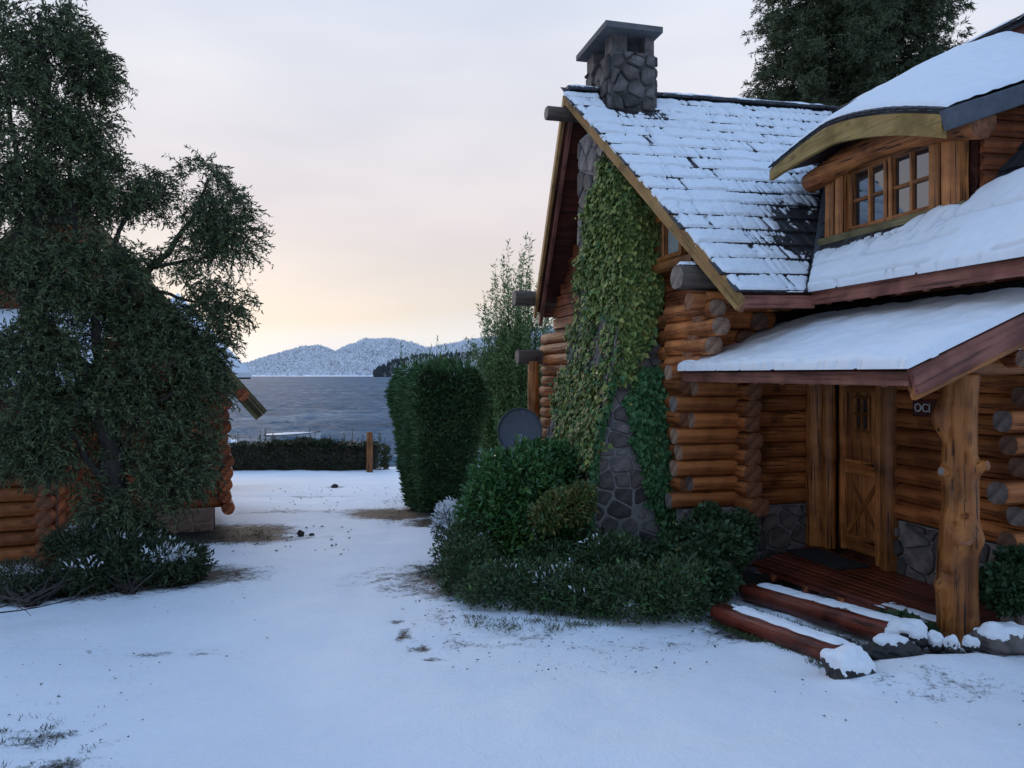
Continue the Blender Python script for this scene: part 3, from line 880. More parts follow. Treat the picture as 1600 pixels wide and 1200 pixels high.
# --- gable window beside the chimney
gw = put(bpy.data.objects.new('window', None), cabin, HM @ Matrix.Translation((4.3, 8.65, 1.4)))
fr = M['jamb']
for (p0, p1) in (((4.28, 8.38, 1.44), (4.28, 9.24, 1.44)), ((4.28, 8.38, 1.98), (4.28, 9.24, 1.98))):
    board('frame', H(*p0), H(*p1), .08, .09, fr, gw)
for bb, wd in ((8.40, .07), (8.86, .05), (9.16, .16)):
    board('frame', H(4.28, bb, 1.44), H(4.28, bb, 2.02), .08, wd, fr, gw, up=H(0, 1, 0))
for b0, b1, mm in ((8.43, 8.83, 'curtain'), (8.88, 9.08, 'curtain_brown')):
    hbox('pane', (4.302, b0, 1.47), (4.312, b1, 1.97), M[mm], gw)
board('window_sill', H(4.24, 7.98, 1.33), H(4.24, 9.1, 1.33), .14, .12, M['jamb'], cabin)

# --- roofs
roof = slab('wing_roof', [(4.15, 6.92, zw(4.15, 6.92)), (5.02, 6.92, zw(5.02, 6.92)), (8.12, RB, zw(8.1, RB)), (3.6, RB, zw(3.6, RB))], (0, -.66, .752), .07, M['soffit'])
slab('wing_roof', [(3.6, RB, zl(3.6, RB)), (8.12, RB, zl(8.1, RB)), (8.12, 13.97, zl(8.1, 13.97)), (4.1, 13.97, zl(4.1, 13.97))], (0, .66, .752), .07, M['soffit'])
mroof = slab('main_roof', [(5.0, 4.2, zm(5.0)), (RA, 4.2, zm(RA)), (RA, RB, zm(RA)), (5.0, 6.92, zm(5.0))], (-.72, 0, .693), .08, M['soffit'])
slab('main_roof', [(RA, 4.2, zm(RA)), (11.4, 4.2, zm(RA) - 3.4), (11.4, 13.9, zm(RA) - 3.4), (RA, 13.9, zm(RA))], (.72, 0, .693), .08, M['soffit'])
# verge and fascia boards
board('barge_board', H(4.13, 6.86, zw(4.13, 6.86) - .075), H(3.57, RB, ZR - .075 - .01), .05, .155, (M['barge'], M['barge']), cabin, cuts=8, rough=.02)
board('barge_board', H(4.07, 14.0, zl(4.07, 14.0) - .08), H(3.565, RB + .02, ZR - .085), .05, .16, (M['barge'], M['barge']), cabin, cuts=8, rough=.02)
board('barge_board', H(4.18, 14.02, zl(4.18, 14.02) - .19), H(3.68, RB + .02, ZR - .2), .06, .17, (M['fascia'], M['fascia']), cabin, cuts=8, rough=.02)
board('rafter', H(4.24, 6.98, zw(4.24, 6.98) - .19), H(3.70, RB - .02, ZR - .2), .06, .16, (M['log_dark'], M['end']), cabin, cuts=8, rough=.03)
board('fascia', H(4.16, 6.905, zw(4.2, 6.92) - .10), H(5.0, 6.905, zw(5, 6.92) - .10), .035, .13, M['fascia'], cabin, cuts=3)
board('fascia', H(4.985, 6.90, zm(5.0) - .115), H(4.985, 4.2, zm(5.0) - .115), .035, .14, M['fascia'], cabin, cuts=8, rough=.02)
board('fascia', H(4.165, 13.99, zl(4.2, 13.97) - .08), H(8.1, 13.99, zl(8, 13.97) - .08), .035, .13, M['fascia'], cabin)
for k in range(9):      # rafter tails under the main eave
    bb = 4.5 + .32 * k
    board('rafter_tail', H(5.02, bb, zm(5.02) - .17), H(6.0, bb, zm(6.0) - .17), .07, .12, M['log_dark'], cabin)
# wall under the main eave above the porch roof
hbox('upper_wall', (5.98, 5.2, .62), (6.05, 8.4, zm(6.0) - .12), M['soffit'])

# shingles: alike pieces sharing four meshes
def shingle_mesh(wd, ln, seed):
    g = random.Random(seed)
    th = .02
    y1 = ln
    j = [g.uniform(-.012, .012) for _ in range(4)]
    vs = [(-wd / 2, j[0], 0), (wd / 2, j[1], 0), (wd / 2, y1, -.004), (-wd / 2, y1, -.004),
          (-wd / 2, j[0], th), (wd / 2, j[1], th * .9), (wd / 2, y1, .004), (-wd / 2, y1, .004)]
    fs = [(3, 2, 1, 0), (4, 5, 6, 7), (0, 1, 5, 4), (1, 2, 6, 5), (2, 3, 7, 6), (3, 0, 4, 7)]
    return mesh('shingle', vs, fs, M['shingle'], smooth=False)
SH = [shingle_mesh(1.0, .42, k) for k in range(4)]
def plane_frame(org, ex, ey):
    ex, ey = Vector(ex).normalized(), Vector(ey).normalized()
    ez = ex.cross(ey).normalized()
    ey = ez.cross(ex)
    m_ = Matrix((ex, ey, ez)).transposed().to_4x4(); m_.translation = Vector(org)
    return m_
def lay_shingles(par, org, ex, ey, slope_len, expo, xrange, keep, wmean=.17, seed=0, limit=300):
    g = random.Random(seed)
    fr_ = plane_frame(org, ex, ey)
    fr_ = HM @ fr_
    k = 0; cnt = 0
    left_v, left_f = [], []
    while k * expo < slope_len - .05:
        y = k * expo
        x0, x1 = xrange(y)
        x = x0 + g.uniform(-.08, 0)
        while x < x1:
            wd = min(wmean * g.uniform(.65, 1.35), x1 - x + .01)
            xc = x + wd / 2
            if keep(xc, y + expo * .5):
                mloc = Matrix.Translation((xc, y - .01 + g.uniform(-.008, .008), .022)) @ Matrix.Rotation(-.045 + g.uniform(-.006, .006), 4, 'X') @ Matrix.Diagonal((wd - .006, 1, 1, 1))
                if cnt < limit:
                    put(bpy.data.objects.new('shingle', SH[g.randrange(4)]), par, fr_ @ mloc); cnt += 1
                else:
                    o_ = len(left_v)
                    me_ = SH[g.randrange(4)]
                    left_v += [fr_ @ mloc @ v.co for v in me_.vertices]; left_f += [tuple(i + o_ for i in p.vertices) for p in me_.polygons]
            x += wd
        k += 1
    if left_f:
        o = add('shingle_course', left_v, left_f, M['shingle'], par, smooth=False); o['kind'] = 'stuff'
wl_ = math.hypot(1, ZT)
WSL = (RB - 6.92) * wl_
def wing_ab(x, y):       # plane coordinates -> (a, b)
    return 4.15 + x, 6.92 + y / wl_
def wing_keep(x, y):
    a_, b_ = wing_ab(x, y)
    if a_ < 4.13 - .147 * (b_ - 6.92): return False
    if s0 < a_ < s1 and t0 < b_: return False
    return zw(a_, b_) > zm(a_) - .03
lay_shingles(roof, (4.15, 6.90, zw(4.15, 6.90)), (1, 0, .02), (0, 1 / wl_, ZT / wl_), WSL, .30, lambda y: (-.147 * y / wl_, min(4.2, .95 + y / wl_ * .82)), wing_keep, .185, 1)
ml_ = math.hypot(1, 1.04)
MSL = (RA - 5.0) * ml_
def main_keep(x, y):
    a_, b_ = 5.0 + y / ml_, 10.0 - x
    if zm(a_) < zw(a_, b_) - .03: return False
    if a_ > 5.62 and 5.5 < b_ < 7.5 and a_ < 7.6: return False
    return True
# main roof: x runs towards the camera (-b), y up the slope
lay_shingles(mroof, (4.98, 10.0, zm(4.98)), (0, -1, 0), (1 / ml_, 0, 1.04 / ml_), 2.6, .30, lambda y: (0, 5.8), main_keep, .17, 2)

# ridge caps
board('ridge_cap', H(3.57, RB, ZR + .045), H(8.1, RB, ZR + .135), .22, .05, M['shingle'], cabin, chamfer=.3)
board('ridge_cap', H(RA, 4.2, zm(RA) + .05), H(RA, RB, zm(RA) + .05), .22, .05, M['shingle'], cabin, chamfer=.3)
# dark valley strip
vv0, vv1 = H(5.0, 6.90, zm(5.0) + .035), H(RA, 10.6, zm(RA) + .035)
board('valley_flashing', vv0, vv1, .09, .03, M['gray_board'], cabin)

# --- dormer
def arch(b_):
    q = b_ - 6.8
    return 2.55 - (.19 * q ** 1.25 if q > 0 else .187 * (-q) ** 1.61)
BL, BR = 7.80, 5.28
def dorm(t_, s_, lift=0.0):
    b_ = BL + (BR - BL) * t_
    f_ = Vector((5.08, b_, arch(b_)))
    k0, k1, k2 = Vector((7.13, 9.5, 3.12)), Vector((8.0, 7.4, 4.02)), Vector((6.85, 5.28, 2.83))
    if t_ < .5:
        q = t_ / .5; q = q * q * (3 - 2 * q) * .5 + q * .5
        bk = k0.lerp(k1, q)
    else:
        q = (t_ - .5) / .5
        bk = k1.lerp(k2, q ** 1.3)
    p = f_.lerp(bk, s_)
    p.z += .10 * math.sin(math.pi * s_) * math.sin(math.pi * min(1, t_ * 1.0)) + lift
    return p
nt_, ns_ = 41, 22
top = np.array([[dorm(i / (nt_ - 1), j / (ns_ - 1)) for j in range(ns_)] for i in range(nt_)])
bot = top - np.array([0, 0, .07])
pts_ = np.concatenate([top.reshape(-1, 3), bot.reshape(-1, 3)])
ii = np.arange(nt_ * ns_).reshape(nt_, ns_); off = nt_ * ns_
qs = [np.stack([ii[:-1, :-1], ii[:-1, 1:], ii[1:, 1:], ii[1:, :-1]], -1).reshape(-1, 4)]
qs.append(np.stack([ii[:-1, :-1], ii[1:, :-1], ii[1:, 1:], ii[:-1, 1:]], -1).reshape(-1, 4) + off)
qs.append(np.stack([ii[:-1, 0], ii[1:, 0], ii[1:, 0] + off, ii[:-1, 0] + off], -1))
qs.append(np.stack([ii[0, :-1], ii[0, :-1] + off, ii[0, 1:] + off, ii[0, 1:]], -1))
qs.append(np.stack([ii[-1, :-1], ii[-1, 1:], ii[-1, 1:] + off, ii[-1, :-1] + off], -1))
qq = np.concatenate(qs)
mi_ = np.zeros(len(qq), int); n0 = (nt_ - 1) * (ns_ - 1); mi_[n0:2 * n0] = 1
droof = fast_mesh('dormer_roof', pts_, qq, [M['shingle'], M['soffit']], cabin, HM.copy(), False, None, mi_)
# shingle butts along the curved front edge
for i in range(30):
    t_ = (i + .5) / 30
    p, p2, pq = dorm(t_, 0, .012), dorm(t_, .12, .012), dorm(min(1, t_ + .02), 0, .012)
    fr_ = plane_frame(p, (p - pq) if i < 0 else (pq - p), (p2 - p))
    ez = fr_.to_3x3() @ Vector((0, 0, 1))
    if ez.z < 0:
        fr_ = plane_frame(p, p - pq, p2 - p)
    wd = (dorm((i + 1) / 30, 0) - dorm(i / 30, 0)).length
    put(bpy.data.objects.new('shingle', SH[i % 4]), droof, HM @ fr_ @ Matrix.Translation((0, -.035, 0)) @ Matrix.Diagonal((wd * .96, 1, 1, 1)))
# curved barge board under the dormer edge
def curved_board(name, a0, a1, zt_, zb_, b0, b1, nn, mats, par):
    vs, fs = [], []
    for i in range(nn):
        b_ = b0 + (b1 - b0) * i / (nn - 1)
        z0, z1 = arch(b_) + zt_, arch(b_) + zb_ * (1 - .38 * max(0, (b_ - 6.9) / .9))
        vs += [(a0, b_, z0), (a1, b_, z0), (a1, b_, z1), (a0, b_, z1)]
    for i in range(nn - 1):
        for k in range(4):
            fs.append((i * 4 + k, i * 4 + (k + 1) % 4, (i + 1) * 4 + (k + 1) % 4, (i + 1) * 4 + k))
    fs += [(3, 2, 1, 0), tuple((nn - 1) * 4 + k for k in range(4))]
    me = mesh(name, vs, fs, mats, smooth=False)
    bm = bmesh.new(); bm.from_mesh(me); bmesh.ops.recalc_face_normals(bm, faces=bm.faces); bm.to_mesh(me); bm.free()
    return put(bpy.data.objects.new(name, me), par, HM.copy())
M['barge_y'] = wood('lichen_barge_board', (.38, .23, .065), (.52, .36, .12), rough=.7, var=.05, axis=1, gray=(.30, .17, .07), crack=(.19, .13, .042))
curved_board('barge_board', 5.06, 5.11, -.03, -.225, 7.79, 5.30, 24, M['barge_y'], droof)
gb0, gb1 = dorm(1, 0), dorm(1, .92)
board('verge_board', H(5.05, BR - .02, gb0.z - .085), H(gb1.x, BR - .02, gb1.z - .085), .05, .17, M['gray_board'], droof)
# lintel log, arched
def path_log(name, pts, rads, mats, par, seg=14, rough=.07):
    vs, fs = tube(pts, rads, seg)
    s_ = random.random() * 30
    n_ = len(pts)
    cv = []
    for k in range(n_):
        for i in range(seg):
            v = vs[k * seg + i]
            d = (v - pts[k])
            cv.append(pts[k] + d * (1 + rough * noise.noise(v * 5 + Vector((s_, 0, 0)))))
    mi = [0] * (len(fs) - 2) + [1, 1]
    org = pts[0]
    fm = frame_x(pts[0], pts[-1])
    inv = fm.inverted()
    me = mesh(name, [inv @ v for v in cv], fs, list(mats), mi)
    bm = bmesh.new(); bm.from_mesh(me); bmesh.ops.recalc_face_normals(bm, faces=bm.faces); bm.to_mesh(me); bm.free()
    return put(bpy.data.objects.new(name, me), par, fm)
lp, lrad = [], []
for i in range(15):
    t_ = i / 14
    b_ = 7.62 + (5.28 - 7.62) * t_
    lp.append(H(5.47, b_, 2.16 + .155 * math.sin(math.pi * min(1, t_ * .95 + .02)) - .05 * t_))
    lrad.append(.115 + .02 * t_)
path_log('lintel_log', lp, lrad, (M['log'], M['end']), cabin)
dw = put(bpy.data.objects.new('window', None), cabin, HM @ Matrix.Translation((5.6, 6.5, 1.5)))
dw['label'] = 'dormer window with eight panes under the arched log'
B0, B1, Z0, Z1 = 5.94, 7.09, 1.53, 2.17
for zz in (Z0 + .02, Z1):
    board('frame', H(5.6, B0, zz), H(5.6, B1, zz), .07, .055, M['jamb'], dw)
for bb, wd in ((B0 + .02, .05), (B1 - .02, .06), ((B0 + B1) / 2 + .035, .05), ((B0 + B1) / 2 - .035, .05)):
    board('frame', H(5.6, bb, Z0), H(5.6, bb, Z1), .07, wd, M['jamb'], dw, up=H(0, 1, 0))
half = (B1 - B0) / 2
for s_ in (0, 1):
    c0 = B0 + .045 + s_ * half; c1 = c0 + half - .10
    cm = (c0 + c1) / 2
    board('muntin', H(5.605, cm, Z0), H(5.605, cm, Z1), .045, .04, M['jamb'], dw, up=H(0, 1, 0))
    board('muntin', H(5.606, c0, (Z0 + Z1) / 2), H(5.606, c1, (Z0 + Z1) / 2), .044, .035, M['jamb'], dw)
    for (x0, x1) in ((c0, cm), (cm, c1)):
        for (y0, y1) in ((Z0 + .03, (Z0 + Z1) / 2), ((Z0 + Z1) / 2, Z1 - .02)):
            hbox('pane', (5.612, x0, y0), (5.62, x1, y1), M['pane'], dw)
board('window_sill', H(5.56, 5.5, 1.455), H(5.56, 7.5, 1.455), .16, .13, M['sill'], cabin, cuts=8, rough=.06)
for bb, wd, a_ in ((7.17, .13, 5.56), (7.36, .15, 5.585), (5.86, .14, 5.57), (5.66, .2, 5.55)):
    board('window_post', H(a_, bb, 1.45 if bb > 6 else 1.36), H(a_, bb, 2.22), .13, wd, (M['jamb'], M['end']), cabin, up=H(0, 1, 0), cuts=6, rough=.12)
hbox('dormer_wall', (5.63, 5.50, 1.3), (7.4, 7.42, 2.2), M['soffit'])
for k in range(7):
    z = 1.55 + .15 * k
    board('plank', H(5.64, 5.46, z), H(7.0, 5.46, z), .05, .145, M['log_dark'], cabin, chamfer=.2)
# gap filler between the lintel and the curved roof (boarded)
vs, fs = [], []
for i in range(16):
    b_ = 5.45 + (7.45 - 5.45) * i / 15
    vs += [(5.56, b_, 2.2), (5.56, b_, arch(b_) - .03)]
    if i: fs.append((2 * i - 2, 2 * i - 1, 2 * i + 1, 2 * i))
add('dormer_tympanum', vs, fs, M['soffit'], cabin, HM.copy(), smooth=False)

# --- porch roof
EA, PB0, PB1 = 4.15, 4.60, 8.13
PS = .415
def zp(a): return .055 + PS * (a - EA)
pl_ = math.hypot(1, PS)
proof = slab('porch_roof', [(EA, PB0, zp(EA)), (6.1, PB0, zp(6.1)), (6.1, PB1, zp(6.1)), (EA, PB1, zp(EA))], (-PS / pl_, 0, 1 / pl_), .05, M['soffit'])
lay_shingles(proof, (EA - .03, PB1, zp(EA - .03)), (0, -1, 0), (1 / pl_, 0, PS / pl_), 2.1, .3, lambda y: (0, PB1 - PB0 - .05), lambda x, y: True, .17, 4)
board('fascia', H(EA - .005, PB0 + .02, zp(EA) - .085), H(EA - .005, PB1, zp(EA) - .085), .04, .11, M['fascia'], proof, cuts=6, rough=.02)
board('verge_board', H(EA - .02, PB0 - .02, zp(EA - .02) - .10), H(6.1, PB0 - .02, zp(6.1) - .10), .045, .19, (M['fascia'], M['fascia']), proof, cuts=4, rough=.02)
board('verge_board', H(EA + .02, PB0 + .04, zp(EA) - .18), H(6.1, PB0 + .04, zp(6.1) - .2), .05, .13, (M['jamb'], M['jamb']), proof, cuts=4, rough=.02)
board('verge_board', H(EA, PB1 - .02, zp(EA) - .08), H(5.9, PB1 - .02, zp(5.9) - .08), .04, .13, M['fascia'], proof)
for k in range(8):      # round rafter tails under the porch eave
    bb = PB0 + .35 + .44 * k
    hlog((EA + .03, bb, zp(EA) - .115), (5.95, bb, zp(5.95) - .115), .05, (M['log'], M['end']), 'rafter_tail', par=proof, seg=10)
# beams on the post
hlog((4.72, 5.06, .035), (5.62, 5.06, .075), .085, (M['post'] if False else M['jamb'], M['end_dark']), 'beam', bend=.0)
hlog((4.9, 5.12, .17), (5.95, 5.12, .24), .075, (M['jamb'], M['end_dark']), 'beam')
hlog((4.98, 5.02, -.02), (4.98, 8.4, -.02), .08, LOGD, 'beam')
# --- porch post with burls and cut branch stubs
def porch_post():
    base = Vector((4.99, 5.04, -2.16)); top_z = .0
    hgt = top_z - base.z
    nr, seg = 110, 60
    knots = [(.84, 152, .075, .14, .55), (.74, 140, -.02, .06, .5), (.637, 168, .05, .06, .4), (.66, 292, .06, .06, .4), (.42, 236, .045, .09, .75), (.40, 300, .04, .09, .4), (.485, 244, -.06, .022, .30), (.455, 215, -.035, .02, .35), (.60, 205, -.03, .05, .13), (.78, 196, -.035, .05, .12), (.70, 250, -.03, .035, .10), (.22, 165, .035, .05, .4), (.27, 190, -.04, .018, .4), (.02, 260, .02, .06, 1.0), (.53, 150, -.015, .08, .5)]
    vs, fs = [], []
    for k in range(nr):
        t_ = k / (nr - 1)
        z = hgt * t_
        r = .138 + .010 * math.sin(t_ * 5.2 + .8) + .02 * max(0, 1 - t_ * 9)
        ox = -.018 * math.sin(t_ * 4.0) - .012 * math.sin(t_ * 9.0)
        for i in range(seg):
            an = 2 * math.pi * i / seg
            rr = r * (1 + .07 * noise.noise(Vector((math.cos(an) * 1.3, math.sin(an) * 1.3, z * 1.2))) + .03 * noise.noise(Vector((math.cos(an) * 4, math.sin(an) * 4, z * 2.2))))
            for (kt, ka, kh, ks, kw) in knots:
                da = (math.degrees(an) - ka + 180) % 360 - 180
                rr += kh * math.exp(-((z - kt * hgt) / (ks)) ** 2 - (math.radians(da) / kw) ** 2)
            # long drying splits
            for (ca, c0, c1) in ((214, .44, .66), (262, .02, .40), (200, .70, .98), (246, .55, .92), (190, .05, .3)):
                da = (math.degrees(an) - ca + 180) % 360 - 180
                if c0 < t_ < c1 and abs(da + 5 * math.sin(t_ * 17)) < 6.5: rr -= .016
            vs.append((ox + rr * math.cos(an), rr * math.sin(an), z))
    for k in range(nr - 1):
        for i in range(seg):
            j = (i + 1) % seg
            fs.append((k * seg + i, k * seg + j, (k + 1) * seg + j, (k + 1) * seg + i))
    fs.append(tuple(reversed(range(seg)))); fs.append(tuple((nr - 1) * seg + i for i in range(seg)))
    po = add('porch_post', vs, fs, M['post'], cabin, HM @ Matrix.Translation(base))
    # sawn branch stubs
    for (kt, ka, r_, ln) in ((.632, 186, .034, .185), (.66, 290, .040, .19), (.405, 238, .07, .155)):
        an = math.radians(ka)
        d = Vector((math.cos(an), math.sin(an), .15)).normalized()
        p0 = base + Vector((0, 0, kt * hgt)) + d * .06
        logpiece('branch_stub', H(*p0), H(*(p0 + d * (ln - .06 + .02))), r_ * 1.3, r_, (M['post'], M['end_pale'] if False else (M['end_gray'] if r_ < .035 else M['end'])), po, seg=12)
    return po
porch_post()
# --- door
door = put(bpy.data.objects.new('door', None), cabin, HM @ Matrix.Translation((6.05, 7.48, -2.07)))
D0, D1, DZ, DT = 7.08, 7.88, -2.05, -.05
for k in range(5):
    b0 = D0 + (D1 - D0) * k / 5; b1 = D0 + (D1 - D0) * (k + 1) / 5
    board('plank', H(6.10, (b0 + b1) / 2, DZ), H(6.10, (b0 + b1) / 2, DT), .04, b1 - b0 - .004, M['door'], door, up=H(0, 1, 0))
for bb in (D0 + .05, D1 - .05):
    board('stile', H(6.07, bb, DZ), H(6.07, bb, DT), .03, .11, M['door'], door, up=H(0, 1, 0))
for zz, hh in ((DZ + .10, .18), (DZ + .98, .16), (DT - .08, .15)):
    board('rail', H(6.07, D0 + .10, zz), H(6.07, D1 - .10, zz), .032, hh, M['door'], door)
zc0, zc1 = DZ + .2, DZ + .9
board('brace', H(6.075, D0 + .12, zc0), H(6.075, D1 - .12, zc1), .024, .05, M['jamb'], door)
board('brace', H(6.073, D0 + .12, zc1), H(6.073, D1 - .12, zc0), .026, .05, M['jamb'], door)
hbox('door_window', (6.072, 7.40, -.62), (6.078, 7.58, -.28), M['pane'], door)
for zz in (-.64, -.45, -.26):
    board('window_bar', H(6.06, 7.37, zz), H(6.06, 7.61, zz), .03, .03, M['jamb'], door)
for bb in (7.38, 7.49, 7.60):
    board('window_bar', H(6.061, bb, -.64), H(6.061, bb, -.26), .028, .03, M['jamb'], door, up=H(0, 1, 0))
vs, fs = tube([H(6.05, 7.2, -1.1), H(6.0, 7.2, -1.1), H(5.99, 7.2, -1.06), H(5.99, 7.2, -.98), H(6.0, 7.2, -.94), H(6.05, 7.2, -.94)], [.009] * 6, 8)
add('handle', vs, fs, M['metal'], door)
# jambs, hewn
for (a_, bb, wd, dp, z1) in ((5.93, 8.12, .24, .22, .25), (5.96, 7.93, .14, .2, .25), (5.95, 7.03, .14, .2, .25), (5.90, 6.87, .17, .24, .02)):
    logpiece('door_jamb', H(a_, bb, -2.07), H(a_, bb, z1), wd * .56, wd * .5, (M['jamb'], M['end_dark']), cabin, seg=12, rough=.1)
hlog((5.98, 6.7, .12), (5.98, 8.3, .12), .12, LOGD, 'door_head')
# --- porch deck: boards follow its skewed front edge
fl, frr = Vector((4.69, 7.55, 0)), Vector((5.10, 4.75, 0))
bl2, br2 = Vector((5.90, 8.16, 0)), Vector((5.93, 4.75, 0))
ND = 10
deck = put(bpy.data.objects.new('porch_deck', None), cabin, HM @ Matrix.Translation((5.3, 6.4, -2.2)))
for k in range(ND):
    f0 = (k + .5) / ND
    p0 = fl.lerp(bl2, f0); p1 = frr.lerp(br2, f0)
    wd = ((fl.lerp(bl2, (k + 1) / ND) - fl.lerp(bl2, k / ND)).dot(Vector((.98, .17, 0))) + .083) / 2
    board('plank', H(p0.x, p0.y, -2.088), H(p1.x, p1.y, -2.088), min(wd, .108) - .008, .036, M['deck'], deck, chamfer=.12, cuts=6, rough=.02)
for k in range(6):
    bb = 7.25 - .46 * k
    a0 = 4.69 + (5.10 - 4.69) * (7.55 - bb) / 2.8 + .01
    hlog((a0, bb, -2.165), (5.9, bb, -2.165), .055, (M['deck'], M['log_red']), 'joist', par=deck, seg=10)
board('deck_edge', H(4.735, 7.5, -2.135), H(5.13, 4.8, -2.135), .03, .055, M['deck'], deck)
hbox('stone_footing', (5.35, 4.9, -2.8), (5.95, 8.1, -2.23), M['soil'])

# ------------------------------------------------------------------ things on and by the porch
dm = hbox('door_mat', (5.36, 7.02, -2.068), (5.78, 7.92, -2.052), M['mat'], None)
tag(dm, 'black door mat lying on the porch deck in front of the door', 'door mat')
# name plate partly behind the post
sg = hbox('name_sign', (5.845, 5.95, -.42), (5.875, 6.49, -.25), M['soffit'], None)
tag(sg, 'dark wooden name plate with pale letters on the porch log wall', 'sign')
def text_obj(name, body, size, mat, parent, mw):
    cu = bpy.data.curves.new(name, 'FONT')
    cu.body = body; cu.size = size; cu.extrude = .003; cu.align_x = 'LEFT'; cu.align_y = 'CENTER'
    cu.materials.append(mat)
    tmp = bpy.data.objects.new(name, cu)
    me = bpy.data.meshes.new_from_object(tmp)
    bpy.data.objects.remove(tmp); bpy.data.curves.remove(cu)
    me.name = name
    return put(bpy.data.objects.new(name, me), parent, mw)
fr_ = Matrix((Vector(H(0, -1, 0)), Vector((0, 0, 1)), Vector(H(-1, 0, 0)))).transposed().to_4x4()
fr_.translation = H(5.842, 6.468, -.335)
text_obj('lettering', 'OCI', .12, M['letter'], sg, fr_)
# timber steps: two half-buried logs
def step_log(p0, p1, r, label):
    o = logpiece('step_log', p0, p1, r, r, (M['deck'], M['end_dark']), None, seg=16, rough=.07, flat=.82)
    return tag(o, label, 'step', 'log steps below the porch')
S1a, S1b = G(1122, 968), G(1318, 1042)
S1a.z += .06; S1b.z += .06
S2a, S2b = G(1168, 938), G(1415, 1012)
S2a.z += .09; S2b.z += .09
step_log(S1a, S1b, .10, 'lower red timber step with snow on top, nearest the yard')
step_log(S2a, S2b, .10, 'upper red timber step with snow on top, just below the deck')
def snow_strip(name, p0, p1, wd, h, label, n=70, seed=1, cover=.9, start=0.0):
    g = np.random.default_rng(seed)
    d = (p1 - p0); L = d.length
    side = Vector((0, 0, 1)).cross(d).normalized()
    m_ = 15
    pts = np.zeros((n, m_, 3)); keep = np.ones((n - 1, m_ - 1), bool)
    for i in range(n):
        for j in range(m_):
            u_, v_ = i / (n - 1), j / (m_ - 1) * 2 - 1
            p = p0 + d * u_ + side * (v_ * wd * (1 + .25 * noise.noise(Vector((u_ * 9, v_, seed)))))
            ed = max(0, 1 - abs(v_) ** 3) * min(1, (u_ - start) * 14 if u_ > start else -1) * min(1, (1 - u_) * 10 + .2)
            nn = noise.noise(p * 6) * .7 + noise.noise(p * 22) * .5
            hh = h * (ed * (.75 + .5 * nn)) - .02 * (1 - ed) - (.03 if nn < -.42 else 0)
            pts[i, j] = (p.x, p.y, p.z + hh)
    o = grid_mesh(name, pts, M['snow'])
    return tag(o, label, None, None, 'stuff')
for a_, b_, rr, lb, sd_ in ((S1a, S1b, .10, 'strip of snow lying on the lower timber step', 1), (S2a, S2b, .10, 'strip of snow lying on the upper timber step', 2)):
    up_ = Vector((0, 0, rr * .80))
    back = Vector((.05, .03, 0))
    snow_strip('step_snow', a_ + up_ + back, b_ + up_ + back, .10, .032, lb, seed=sd_, start=.10 if sd_ == 1 else .03)
snow_strip('deck_snow', H(5.02, 5.95, -2.068), H(5.17, 4.95, -2.068), .10, .012, 'thin snow on the front boards of the porch deck near the post', n=60, seed=44)
# rocks
def rock(name, c, r, label, mat='rock', cap=None, seed=0, squash=.7, group=None, caplabel=None, lean=0.0, capz=.35):
    bm = bmesh.new()
    bmesh.ops.create_icosphere(bm, subdivisions=5, radius=1)
    for v in bm.verts:
        k = 1 + .28 * noise.noise(v.co * 1.3 + Vector((seed, 0, 0))) + .10 * noise.noise(v.co * 3.4 + Vector((0, seed, 0)))
        v.co = Vector((v.co.x * r[0] * k, v.co.y * r[1] * k, v.co.z * r[2] * k + lean * v.co.x * r[0]))
    me = bpy.data.meshes.new(name)
    me.materials.append(M[mat]); me.materials.append(M['snow'])
    for f in bm.faces: f.smooth = True
    bm.to_mesh(me)
    o = put(bpy.data.objects.new(name, me), None, Matrix.Translation(c))
    tag(o, label, 'stone', group)
    if cap:
        bm2 = bm.copy()
        dl = [f for f in bm2.faces if f.normal.z < capz + .30 * noise.noise(f.calc_center_median() * (3 / max(r)) + Vector((seed, seed, 0))) + .10 * noise.noise(f.calc_center_median() * (8 / max(r)))]
        bmesh.ops.delete(bm2, geom=dl, context='FACES')
        bound = {v for e in bm2.edges if e.is_boundary for v in e.verts}
        for v in bm2.verts:
            k = 0.003 if v in bound else cap * (.8 + .4 * noise.noise(v.co * 9))
            v.co = v.co * (1.005 if v in bound else 1.03) + Vector((0, 0, k))
        for f in bm2.faces: f.smooth = True
        mc = bpy.data.meshes.new('snow_cap'); bm2.to_mesh(mc); bm2.free(); mc.materials.append(M['snow'])
        put(bpy.data.objects.new('snow_cap', mc), o, Matrix.Translation(c))['kind'] = 'stuff'
    bm.free()
    return o
c = G(1330, 1062); rock('step_stone', c + Vector((0, .03, .06)), (.165, .15, .13), 'large dark stone under a thick snow cap at the end of the lower step', cap=.03, seed=3, capz=.22)
c = G(1395, 1027); rock('step_stone', c + Vector((0, .04, .04)), (.19, .12, .09), 'flat bare dark stone between the ends of the two steps', cap=.02, seed=8, capz=.75)
c = G(1415, 1016); rock('step_stone', c + Vector((.06, .10, .08)), (.17, .12, .10), 'broad snow covered stone at the end of the upper step', cap=.03, seed=5, capz=.15)
c = G(1465, 1017); rock('step_stone', c + Vector((0, .03, .05)), (.062, .06, .075), 'small pointed snowy stone left of the porch post foot', cap=.02, seed=6, capz=-.1)
c = G(1491, 1022); rock('step_stone', c + Vector((0, .03, .045)), (.052, .05, .06), 'smallest snowy stone with a knob, in front of the post foot', cap=.03, seed=7, capz=.0)
c = G(1521, 1021); rock('step_stone', c + Vector((0, .04, .05)), (.058, .05, .055), 'small round snowy stone right of the post foot', cap=.02, seed=9, capz=-.05)
